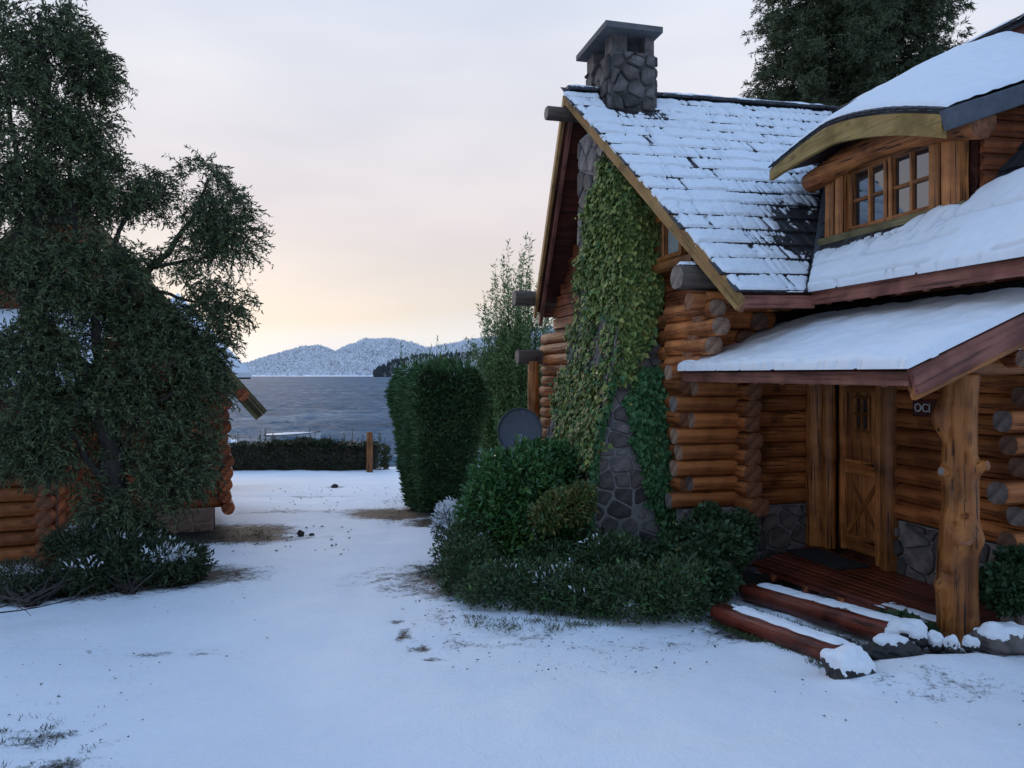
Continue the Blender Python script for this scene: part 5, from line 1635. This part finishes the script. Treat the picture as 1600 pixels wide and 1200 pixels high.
# ------------------------------------------------------------------ satellite dish
def dish():
    c_ = P(812, 673, 10.9)
    bs = Vector((c_.x, c_.y + .25, gbase(c_.x, c_.y + .25)))
    root = empty('satellite_dish', bs, 'round dark grey satellite dish standing behind the big bush', 'satellite dish')
    nrm = Vector((-.15, -1, .28)).normalized()
    rt = nrm.cross(Vector((0, 0, 1))).normalized() * -1
    upv = rt.cross(nrm) * -1
    if upv.z < 0: upv = -upv
    vs, fs = [], []
    nr, ns = 9, 48
    Rr = .315
    for side in (0, 1):
        for k in range(nr):
            r = Rr * k / (nr - 1)
            for i in range(ns):
                an = 6.2832 * i / ns
                dpt = .07 * (r / Rr) ** 2 - .07
                p = c_ + rt * (r * math.cos(an)) + upv * (r * math.sin(an) * 1.04) + nrm * (dpt - .008 * side)
                vs.append(p)
    for side in (0, 1):
        o_ = side * nr * ns
        for k in range(nr - 1):
            for i in range(ns):
                j = (i + 1) % ns
                f_ = (o_ + k * ns + i, o_ + k * ns + j, o_ + (k + 1) * ns + j, o_ + (k + 1) * ns + i)
                fs.append(f_ if side else f_[::-1])
    for i in range(ns):
        j = (i + 1) % ns
        fs.append(((nr - 1) * ns + i, (nr - 1) * ns + j, nr * ns + (nr - 1) * ns + j, nr * ns + (nr - 1) * ns + i))
    me = mesh('reflector', vs, fs, M['dish'])
    put(bpy.data.objects.new('reflector', me), root)
    rim = [c_ + rt * (Rr * math.cos(6.2832 * i / 48)) + upv * (Rr * 1.04 * math.sin(6.2832 * i / 48)) for i in range(49)]
    v_, f_ = tube(rim, [.008] * 49, 6); add('rim', v_, f_, M['metal'], root)
    v_, f_ = tube([bs - Vector((0, 0, .1)), Vector((bs.x, bs.y, c_.z - .05)), c_ - nrm * .09], [.03, .03, .025], 10); add('mast', v_, f_, M['metal'], root)
    foc = c_ + nrm * .33 - upv * .22
    v_, f_ = tube([c_ - upv * .31, c_ - upv * .34 + nrm * .12, foc], [.012, .012, .012], 8); add('feed_arm', v_, f_, M['metal'], root)
    v_, f_ = tube([foc - nrm * .04, foc + nrm * .02], [.03, .03], 10); add('feed_horn', v_, f_, M['metal'], root)
    # small pale marks low on the dish: a ring over a U, as far as it can be read
    mw = Matrix((rt, upv, nrm)).transposed().to_4x4(); mw.translation = c_ + rt * -.022 - upv * .065 - nrm * .052
    text_obj('mark', 'O', .065, M['letter'], root, mw)
    mw2 = mw.copy(); mw2.translation = c_ + rt * -.022 - upv * .12 - nrm * .050
    text_obj('mark', 'U', .065, M['letter'], root, mw2)
dish()

# ------------------------------------------------------------------ conifers behind the house
def conifer(cx, cy, zb_, zt_, rmax, seed, label, nb=620):
    root = empty('conifer_tree', Vector((cx, cy, zb_)), label, 'tree', 'conifers behind the cabin')
    g = np.random.default_rng(seed)
    v_, f_ = tube([Vector((cx, cy, zb_)), Vector((cx, cy, (zb_ + zt_) / 2)), Vector((cx, cy, zt_))], [.36, .24, .05], 10)
    add('trunk', v_, f_, M['bark'], root)
    C, D, L = [], [], []
    parts = []
    for k in range(nb):
        z = g.uniform(5.5, 17) if k < nb * .82 else g.uniform(17, zt_)
        t_ = (z - zb_) / (zt_ - zb_)
        r = rmax * (1 - t_) ** .8 * g.uniform(.62, 1.08)
        an = g.random() * 6.283
        d = Vector((math.cos(an), math.sin(an), 0))
        rise = g.uniform(.05, .35)
        p0 = Vector((cx, cy, z))
        pts = [p0 + d * (r * s_) + Vector((0, 0, r * (rise * s_ - .22 * s_ * s_))) for s_ in (0, .3, .6, .85, 1.0)]
        parts.append(tube(pts, [.03, .022, .014, .008, .004], 4))
        ns = int(13 * r + 7)
        for _ in range(ns):
            s_ = .12 + .88 * g.random() ** .7
            i = min(3, int(s_ * 4)); p = p0 + d * (r * s_) + Vector((0, 0, r * (rise * s_ - .22 * s_ * s_)))
            p = p + Vector((g.normal() * .07, g.normal() * .07, g.normal() * .13))
            side = Vector((-d.y, d.x, 0)) * g.normal()
            ln = .34 * (1.15 - s_ * .5) * g.uniform(.6, 1.3)
            dd = (side * .8 + d * .55 + Vector((0, 0, -.32 + g.normal() * .3))).normalized()
            for q_ in range(11):
                C.append(tuple(p + dd * (ln * q_ / 11)))
                D.append(tuple(dd + Vector(g.normal(size=3)) * .6))
                L.append(.19 * g.uniform(.6, 1.3))
    v_, f_ = join(parts); add('branch', v_, f_, M['bark'], root)['kind'] = 'stuff'
    L = np.array(L)
    leaves('crown', np.array(C), np.array(D), L, L * .19, [M['lf_conifer']], root)['kind'] = 'stuff'
conifer(11.3, 28.0, -3.4, 33, 4.0, 81, 'left conifer of the two dark ones rising behind the cabin roof')
conifer(14.4, 29.4, -3.4, 35, 3.9, 82, 'right conifer of the two dark ones rising behind the cabin roof')

# ------------------------------------------------------------------ big weeping tree on the left
def weeping_tree():
    base = G(190, 898)
    root = empty('weeping_tree', base, 'large dark weeping tree in front of the left cabin', 'tree')
    cl = [  # px, py, rx, ry, Y
        (45, 45, 80, 60, 8.3), (5, 120, 42, 55, 8.0), (95, 105, 62, 62, 8.6), (150, 118, 30, 26, 8.7), (60, 185, 70, 62, 8.4), (120, 180, 45, 55, 8.7), (20, 265, 50, 62, 8.1), (95, 262, 58, 60, 8.6),
        (35, 335, 52, 52, 8.3), (110, 345, 55, 62, 8.7), (170, 300, 40, 55, 8.8), (205, 285, 38, 42, 8.9), (238, 325, 24, 34, 8.9), (165, 365, 40, 42, 8.6), (215, 392, 30, 26, 8.9),
        (312, 290, 36, 40, 9.2), (345, 335, 42, 42, 9.2), (318, 365, 40, 36, 9.1), (365, 385, 36, 40, 9.3), (330, 420, 40, 36, 9.1), (352, 470, 32, 38, 9.2), (316, 495, 30, 34, 9.0), 
        (75, 430, 70, 48, 8.3), (150, 430, 58, 46, 8.6), (120, 500, 70, 48, 8.5), (195, 500, 46, 42, 8.7), (180, 462, 30, 28, 8.8), (25, 430, 40, 40, 8.1), (55, 565, 55, 42, 8.2), (15, 560, 35, 38, 8.0),
        (130, 570, 66, 52, 8.4), (205, 570, 52, 50, 8.7), (265, 565, 48, 50, 8.9), (305, 560, 40, 46, 9.1), (318, 520, 38, 36, 9.2), (270, 520, 40, 36, 9.0), (335, 590, 22, 34, 9.3), (240, 500, 36, 34, 8.9), (312, 615, 28, 42, 9.2), (40, 650, 55, 48, 8.1), (110, 650, 58, 50, 8.3), (180, 645, 56, 54, 8.6),
        (250, 640, 50, 52, 8.8), (290, 680, 34, 50, 9.0), (30, 715, 40, 30, 8.1), (75, 705, 44, 40, 8.2), (150, 715, 52, 48, 8.4), (215, 715, 48, 50, 8.6), (275, 735, 44, 44, 8.8), (296, 735, 22, 34, 9.0), (180, 780, 44, 42, 8.4), (232, 785, 42, 40, 8.6), (200, 830, 36, 32, 8.5)]
    g = np.random.default_rng(91)
    C, D, L = [], [], []
    tw = []
    for (px, py, rx, ry_, Y) in cl:
        c_ = P(px, py, Y); s_ = Y / F
        n_ = int(rx * ry_ * .15) + 22
        for _ in range(n_):
            d = unit(g.normal(size=3)); rr = (.35 + .65 * g.random() ** .5)
            p = Vector((c_.x + d[0] * rx * s_ * rr, c_.y + d[1] * (rx + ry_) * .5 * s_ * rr * 1.15, c_.z + d[2] * ry_ * s_ * rr))
            if noise.noise(p * 2.1) < -.11 + .1 * g.normal(): continue
            dr = Vector((d[0] * .55 + g.normal() * .35, d[1] * .4 + g.normal() * .35, .25 + .3 * d[2] + g.normal() * .25))
            ln = g.uniform(.16, .34)
            nl = int(ln / .016)
            q_ = p.copy()
            path = [q_.copy()]
            for k in range(nl):
                dr = (dr + Vector((g.normal() * .05, g.normal() * .05, -.085))).normalized()
                q_ = q_ + dr * .016
                C.append(tuple(q_)); D.append(tuple(dr * .7 + Vector(g.normal(size=3)) * .55)); L.append(.056 * g.uniform(.65, 1.3))
                if k % 6 == 5: path.append(q_.copy())
            if len(path) > 1: tw.append(tube(path, [.0035] * len(path), 3))
    L = np.array(L)
    cr_ = leaves('crown', np.array(C), np.array(D), L, L * .30, [M['lf_tree']], root, None, None, None, .08)
    cr_['kind'] = 'stuff'
    v_, f_ = join(tw); o = add('twig', v_, f_, M['bark'], root); o['kind'] = 'stuff'
    # trunk and limbs
    def limb(pts, r0, r1):
        pp = [P(*p) if not isinstance(p, Vector) else p for p in pts]
        fine = []
        for i in range(len(pp) - 1):
            for k in range(4): fine.append(pp[i].lerp(pp[i + 1], k / 4) + Vector(g.normal(size=3)) * .012)
        fine.append(pp[-1])
        n_ = len(fine)
        return tube(fine, [r0 + (r1 - r0) * i / (n_ - 1) for i in range(n_)], 9)
    v_, f_ = limb([base - Vector((0, 0, .1)), (185, 800, 8.6), (170, 680, 8.6), (130, 580, 8.55), (62, 500, 8.5)], .15, .09)
    add('trunk', v_, f_, M['bark'], root)
    for pts, r0, r1 in (([(62, 505, 8.5), (50, 470, 8.45), (58, 380, 8.4), (60, 260, 8.4), (75, 120, 8.5), (60, 20, 8.5)], .075, .02),
                        ([(40, 515, 8.4), (36, 470, 8.35), (30, 380, 8.3), (25, 260, 8.2), (10, 120, 8.1)], .06, .018),
                        ([(172, 690, 8.6), (190, 560, 8.8), (205, 445, 8.95), (238, 415, 9.05), (268, 388, 9.1), (300, 340, 9.15), (325, 280, 9.2)], .07, .015),
                        ([(232, 420, 9.0), (265, 412, 9.05), (310, 405, 9.1), (360, 380, 9.2)], .03, .01),
                        ([(215, 440, 8.95), (255, 458, 9.0), (300, 470, 9.1), (350, 480, 9.2)], .028, .009),
                        ([(160, 660, 8.6), (150, 500, 8.6), (120, 400, 8.6), (110, 260, 8.6), (130, 130, 8.7)], .06, .014),
                        ([(180, 720, 8.6), (230, 640, 8.7), (290, 600, 8.9), (330, 560, 9.1)], .045, .01),
                        ([(180, 780, 8.6), (120, 690, 8.4), (60, 640, 8.2), (20, 620, 8.1)], .045, .012),
                        ([(150, 480, 8.6), (180, 380, 8.75), (210, 300, 8.85), (235, 300, 8.9)], .035, .01)):
        v_, f_ = limb(pts, r0, r1)
        add('branch', v_, f_, M['bark'], root)
weeping_tree()
bush('juniper_bush', 'dark spreading low bush with patches of snow under the weeping tree', 'bush',
     [EL(180, 880, 70, 42, 8.1), EL(250, 885, 60, 40, 8.3), EL(130, 850, 60, 26, 8.2), EL(140, 895, 40, 34, 7.9), EL(295, 880, 35, 30, 8.5), EL(210, 850, 60, 30, 8.6)], 15000, ['lf_juniper', 'snow'], .07, .28, 95,
     weights=lambda c_, d: 1 if (d[2] > .35 and noise.noise(Vector(tuple(c_ * 3.2)) + Vector((3.3, 0, 0))) > .22 and rng.random() < .55) else 0, base=G(200, 925))
bush('brown_undergrowth', 'brownish dry bushes along the foot of the left cabin', 'shrub', [EL(40, 900, 60, 26, 7.9), EL(95, 905, 40, 24, 7.9), EL(10, 920, 40, 20, 7.6)], 4200, ['lf_dry', 'lf_juniper'], .06, .2, 96,
     weights=lambda c_, d: 0 if rng.random() < .5 else 1, base=G(50, 945))
# bare twigs at the left edge
def twigs():
    root_p = G(-30, 985)
    g = random.Random(5)
    parts = []
    def grow(p, d, ln, r, lev):
        pts = [p]
        for k in range(5):
            d = (d + Vector((g.uniform(-.3, .3), g.uniform(-.3, .3), g.uniform(-.12, .14)))).normalized()
            p = p + d * ln / 5
            zz = gbase(p.x, p.y) + .03
            if p.z < zz: p = Vector((p.x, p.y, zz))
            pts.append(p)
            if lev < 2 and k > 0 and g.random() < .6:
                grow(p, (d + Vector((g.uniform(-.9, .9), g.uniform(-.9, .9), g.uniform(-.1, .3)))).normalized(), ln * .5, r * .6, lev + 1)
        parts.append(tube(pts, [r * (1 - .75 * i / 5) for i in range(6)], 4))
    for k in range(4):
        grow(root_p + Vector((0, 0, .12 + .06 * k)), Vector((.9, g.uniform(-.4, .2), .05)).normalized(), .75, .008, 0)
    v_, f_ = join(parts)
    tag(add('bare_twigs', v_, f_, M['bark']), 'bare thin twigs lying over the snow at the left edge', 'branch')
twigs()
# tufts of grass poking through the snow
def grass(name, label, spots, mat, seed, ln=.09, per=16):
    g = np.random.default_rng(seed)
    C, D, L = [], [], []
    for (c_, r_, n_) in spots:
        for _ in range(n_):
            an = g.random() * 6.283; rr = r_ * g.random() ** .5
            x, y = c_.x + rr * math.cos(an), c_.y + rr * math.sin(an)
            C.append((x, y, gbase(x, y) - .01)); D.append((g.normal() * .7, g.normal() * .7, .8)); L.append(ln * g.uniform(.5, 1.4))
    L = np.array(L)
    o = leaves(name, np.array(C), np.array(D), L, L * .11, [M[mat]], None, None, None, None, .06)
    return tag(o, label, None, None, 'stuff')
sp = []
g5 = random.Random(11)
for _ in range(30):
    sp.append((G(g5.uniform(0, 175) * (.4 + .6 * g5.random()), g5.uniform(1095, 1200)), g5.uniform(.012, .05), g5.randrange(6, 22)))
for (px, py, n_) in ((40, 1118, 8), (82, 1125, 8), (60, 1158, 34), (90, 1150, 26), (110, 1145, 22), (75, 1163, 24), (100, 1192, 40), (140, 1170, 20), (170, 1160, 14)):
    sp.append((G(px, py), .05, n_))
grass('grass', 'dark grass tips poking through the snow in the near left corner', sp, 'lf_dry', 3, .034)
sp = []
for _ in range(90):
    px = g5.uniform(690, 1130); py = 950 + 20 * g5.random() + 14 * math.sin(px * .01) + (px - 690) * .035
    if px < 730: py -= 40
    sp.append((G(px, py), g5.uniform(.03, .09), g5.randrange(8, 26)))
for _ in range(30):
    sp.append((G(g5.uniform(655, 700), g5.uniform(884, 900)), .08, 26))
for _ in range(60):
    t_ = g5.random()
    a_ = S1a.lerp(S1b, t_); sp.append((Vector((a_.x - .10 - .05 * g5.random(), a_.y - .04, 0)), .05, 18))
    a_ = S1a.lerp(S2b, t_ * .9); 
    mid = (S1a.lerp(S1b, t_) + S2a.lerp(S2b, t_)) / 2
    sp.append((Vector((mid.x + .05, mid.y + .05, 0)), .10, 20))
grass('grass', 'green grass along the edge of the planting and around the steps', sp, 'lf_grass', 4, .05)
sp = []
for _ in range(120):
    sp.append((G(g5.uniform(590, 740), g5.uniform(775, 822)), .15, 16))
for _ in range(70):
    sp.append((G(g5.uniform(310, 420), g5.uniform(826, 850)), .12, 14))
grass('grass', 'brown dead grass at the foot of the clipped hedge and the left cabin', sp, 'lf_dry', 5, .045)

# scattered dead leaves and crumbs of earth on the snow
g8 = np.random.default_rng(17)
C, D, L = [], [], []
def crumbs(n, x0, x1, y0, y1, size, sx=0.0):
    for _ in range(n):
        px, py = g8.uniform(x0, x1), y0 + (y1 - y0) * g8.random() ** 1.6
        c_ = G(px, py + sx * (px - x0))
        C.append((c_.x, c_.y, c_.z + .035 * noise.noise(Vector((c_.x * .6, c_.y * .6, 3.1))) + .012)); D.append((g8.normal(), g8.normal(), .25 * g8.random())); L.append(size * g8.uniform(.4, 1.5))
crumbs(130, 690, 1140, 955, 1045, .023, .03)
crumbs(50, 640, 780, 900, 1010, .024)
crumbs(30, 1180, 1600, 1050, 1140, .02)
crumbs(80, 420, 620, 762, 800, .045)
crumbs(50, 360, 560, 822, 870, .05)
crumbs(35, 10, 260, 1040, 1190, .016)
crumbs(18, 100, 420, 930, 1060, .018)
L = np.array(L); n_ = len(L)
tag(leaves('fallen_leaves', np.array(C), np.array(D), L, L * .6, [M['lf_dead']], None, None, None, np.tile([0, 0, 1.0], (n_, 1)) + g8.normal(size=(n_, 3)) * .35, .2),
    'dark dead leaves and crumbs scattered over the snow', None, None, 'stuff')
# ------------------------------------------------------------------ cabin on the left, mostly behind the tree
def left_cabin():
    snows = []
    X1, Yf, Yb = -4.72, 12.5, 16.0
    root = empty('log_cabin', Vector((-6.9, 12.5, gbase(-6.9, 12.5))), 'smaller log cabin half hidden behind the weeping tree', 'cabin')
    def box(name, lo, hi, mat):
        (x0, y0, z0), (x1, y1, z1) = lo, hi
        vs = [(x, y, z) for x in (x0, x1) for y in (y0, y1) for z in (z0, z1)]
        fs = [(0, 1, 3, 2), (4, 6, 7, 5), (0, 4, 5, 1), (2, 3, 7, 6), (0, 2, 6, 4), (1, 5, 7, 3)]
        return add(name, vs, fs, mat, root, smooth=False)
    box('inner_wall', (-9.2, Yf + .02, -2.9), (X1 - .1, Yb, -.2), M['soffit'])
    LR = (M['log_red'], M['log_red'])
    for k in range(11):
        z = -2.05 + .185 * k
        logpiece('log', Vector((-9.3, Yf, z)), Vector((X1 + .12 * (random.random() - .5) + .02, Yf, z)), .098, .098, LR, root)
        logpiece('log', Vector((X1 + .03 + random.uniform(-.03, .03) + (.05 if k < 5 else 0), Yf - .28 + random.uniform(-.05, .05), z - .09)), Vector((X1 + .03, Yb, z - .09)), .1, .098, LR, root)
    # stone footing, its warm light put into the mortar and stone colours
    box('plinth', (-9.2, Yf - .1, -2.9), (X1 - .12, Yf + .1, -2.14), M['mortar_lit'])
    stone_wall([(-6.6, -2.6), (X1 - .14, -2.6), (X1 - .14, -2.15), (-6.6, -2.15)], .26, (0, Yf - .105, 0), (1, 0, 0), (0, 0, 1), root, 'stone_warm', .035, .02, 77, M4=Matrix.Identity(4))
    # steep gable roof
    XE, ZE, sl, XR = -4.15, -.55, 1.19, -6.9
    ZRd = ZE + sl * (XE - XR)
    for sgn in (1, -1):
        xe = XE if sgn > 0 else 2 * XR - XE
        p = [(xe, 12.0, ZE), (xe, 16.4, ZE), (XR, 16.4, ZRd), (XR, 12.0, ZRd)]
        nrm = Vector((sl * sgn, 0, 1)).normalized()
        vs = [Vector(v) for v in p] + [Vector(v) - nrm * .09 for v in p]
        fs = [(0, 1, 2, 3), (7, 6, 5, 4), (0, 4, 5, 1), (1, 5, 6, 2), (2, 6, 7, 3), (3, 7, 4, 0)]
        add('roof', vs, fs, M['shingle'], root, smooth=False)
        board('barge_board', Vector((xe, 11.98, ZE - .12)), Vector((XR, 11.98, ZRd - .12)), .05, .18, (M['sill'], M['sill']), root)
        board('barge_board', Vector((xe + .06 * sgn, 11.93, ZE - .06)), Vector((XR, 11.93, ZRd + .01)), .05, .10, (M['sill'], M['sill']), root)
        nx_ = 40
        pts = np.zeros((nx_, 30, 3))
        for i in range(nx_):
            for j in range(30):
                u_, v_ = i / (nx_ - 1), j / 29
                e_ = min(1, u_ * 9, (1 - u_) * 9 + .2, v_ * 9, (1 - v_) * 9)
                q_ = Vector((xe + (XR - xe) * (.04 + .94 * u_), 12.05 + 4.3 * v_, 0)); q_.z = ZE + sl * abs(xe - q_.x)
                q_ = q_ + nrm * (.005 + .05 * e_ + .01 * noise.noise(q_ * 3))
                pts[i, j] = tuple(q_)
        if sgn < 0: pts = pts[:, ::-1]
        snows.append(tag(grid_mesh('roof_snow', pts[:, ::-1], M['snow']), 'snow on the %s slope of the steep left cabin roof' % ('path side' if sgn > 0 else 'far side'), None, None, 'stuff'))
    # gable triangle of planks
    for k in range(16):
        z = -.1 + .19 * k
        hw = (ZRd - z - .2) / sl
        if hw < .2: break
        board('plank', Vector((XR - min(hw, 2.4), Yf - .01, z)), Vector((XR + min(hw, 2.25), Yf - .01, z)), .06, .185, (M['log_red'], M['end']), root, chamfer=.25)
    logpiece('purlin', Vector((X1 + .3, 11.9, -.32)), Vector((X1 + .3, 16.2, -.32)), .1, .1, (M['log_red'], M['log_red']), root)
    # low front wing at the left edge
    for k in range(8):
        z = -2.18 + .18 * k
        logpiece('log', Vector((-10.2, 10.1, z)), Vector((-6.72 + random.uniform(-.06, .06), 10.1, z)), .095, .095, (M['log'], M['end_dark']), root)
        logpiece('log', Vector((-6.78, 9.8 + random.uniform(-.05, .05), z - .09)), Vector((-6.78, 12.5, z - .09)), .098, .095, (M['log_red'], M['end']), root)
    box('inner_wall', (-10.2, 10.15, -2.8), (-6.85, 12.4, -.2), M['soffit'])
    box('plinth', (-10.2, 9.97, -2.9), (-6.7, 10.17, -2.27), M['mortar_lit'])
    p = [(-10.5, 9.6, -.15), (-6.3, 9.6, -.15), (-6.3, 12.4, .95), (-10.5, 12.4, .95)]
    vs = [Vector(v) for v in p] + [Vector(v) - Vector((0, -.03, .09)) for v in p]
    add('roof', vs, [(0, 1, 2, 3), (7, 6, 5, 4), (0, 4, 5, 1), (1, 5, 6, 2), (2, 6, 7, 3), (3, 7, 4, 0)], M['shingle'], root, smooth=False)
    pts = np.zeros((50, 40, 3))
    for i in range(50):
        for j in range(40):
            u_, v_ = i / 49, j / 39
            e_ = min(1, u_ * 12, (1 - u_) * 12, v_ * 10, (1 - v_) * 10 + .3)
            x, y = -10.48 + 4.16 * u_, 9.62 + 2.76 * v_
            pts[i, j] = (x, y, -.15 + 1.1 * (y - 9.6) / 2.8 + .006 + .07 * e_ + .012 * noise.noise(Vector((x * 2, y * 2, 0))))
    snows.append(tag(grid_mesh('roof_snow', pts, M['snow']), 'snow on the low front roof of the left cabin', None, None, 'stuff'))
    # the whole cabin is turned a little about its near corner
    pv = Vector((X1, Yf, 0))
    turn = Matrix.Translation(pv) @ Matrix.Rotation(R(22), 4, 'Z') @ Matrix.Translation(-pv)
    for o in [root] + snows:
        o.matrix_basis = turn @ WM[o.name]
left_cabin()
# hipped hut behind the left cabin
def hut(name, label, cx, cy, hw, hd, zb_, ze, za, wall, eave=.15, turn=0.0):
    root = empty(name, Vector((cx, cy, zb_)), label, 'hut')
    vs = [(cx + sx * (hw - eave), cy + sy * (hd - eave), z) for z in (zb_, ze) for sx, sy in ((-1, -1), (1, -1), (1, 1), (-1, 1))]
    add('wall', vs, [(0, 1, 5, 4), (1, 2, 6, 5), (2, 3, 7, 6), (3, 0, 4, 7), (4, 5, 6, 7)], wall, root, smooth=False)
    vs = [(cx + sx * hw, cy + sy * hd, z) for z in (ze - .06, ze) for sx, sy in ((-1, -1), (1, -1), (1, 1), (-1, 1))] + [(cx, cy, za)]
    add('roof', vs, [(3, 2, 1, 0), (0, 1, 5, 4), (1, 2, 6, 5), (2, 3, 7, 6), (3, 0, 4, 7), (4, 5, 8), (5, 6, 8), (6, 7, 8), (7, 4, 8)], M['shingle'], root, smooth=False)
    vs = [(cx + sx * hw * 1.015, cy + sy * hd * 1.015, ze - .02) for sx, sy in ((-1, -1), (1, -1), (1, 1), (-1, 1))] + [(cx + sx * hw * 1.005, cy + sy * hd * 1.005, ze + .09) for sx, sy in ((-1, -1), (1, -1), (1, 1), (-1, 1))] + [(cx, cy, za + .08)]
    o = add('snow_cover', vs, [(0, 1, 5, 4), (1, 2, 6, 5), (2, 3, 7, 6), (3, 0, 4, 7), (4, 5, 8), (5, 6, 8), (6, 7, 8), (7, 4, 8)], M['snow'], root, smooth=False); o['kind'] = 'stuff'
    pv = Vector((cx + hw, cy - hd, 0))
    root.matrix_basis = Matrix.Translation(pv) @ Matrix.Rotation(R(turn), 4, 'Z') @ Matrix.Translation(-pv) @ WM[root.name]
hut('hut', 'hut with a snowy hipped roof showing behind the left cabin eave', -8.0, 20.3, 1.75, 1.9, gbase(0, 20), -.05, 2.0, M['log_red'], 1.1, 19)
hut('shore_hut', 'tiny hut with a snowy roof on the shore beyond the low hedge', -15.4, 41.0, 1.35, 1.2, gbase(0, 41) - .3, -3.72, -3.05, M['log_red'], .2, 22)

# ------------------------------------------------------------------ boat moored beyond the hedge
def boat():
    c_ = Vector((-16.4, 58.0, LZ))
    root = empty('rowing_boat', c_, 'white covered boat moored beyond the low hedge', 'boat')
    d = Vector((.96, -.28, 0)).normalized(); s_ = Vector((-d.y, d.x, 0))
    n_ = 22; hull, cover = np.zeros((n_, 9, 3)), np.zeros((n_, 9, 3))
    Lb = 4.4
    for i in range(n_):
        u_ = i / (n_ - 1)
        wd = .85 * (1 - max(0, (u_ - .35) / .65) ** 2.4) * (.85 + .15 * min(1, u_ * 5))
        sheer = .42 + .30 * u_ ** 2
        for j in range(9):
            v_ = j / 8 * 2 - 1
            k = abs(v_)
            p = c_ + d * (Lb * (u_ - .5)) + s_ * (wd * v_ ** 1 if k < 1 else wd * v_)
            hull[i, j] = (p.x, p.y, LZ - .25 + (sheer + .25) * k ** 2.2)
            cover[i, j] = (p.x, p.y, LZ + sheer + .015 + .20 * (1 - k ** 1.6) * math.sin(math.pi * min(1, u_ * .9 + .1)) + .012 * math.sin(u_ * 40) * (1 - k))
    o = grid_mesh('hull', hull, M['white'], root)
    grid_mesh('cover', cover[:, ::1], M['white'], root)
    for j in (0, 8):
        v_, f_ = tube([Vector(hull[i, j]) + Vector((0, 0, .01)) for i in range(n_)], [.028] * n_, 6); add('gunwale', v_, f_, M['gray_board'], root)
    for j in (3, 6):
        v_, f_ = tube([Vector(cover[i, j]) + Vector((0, 0, .01)) for i in range(n_)], [.02] * n_, 5); add('rope', v_, f_, M['gray_board'], root)
boat()
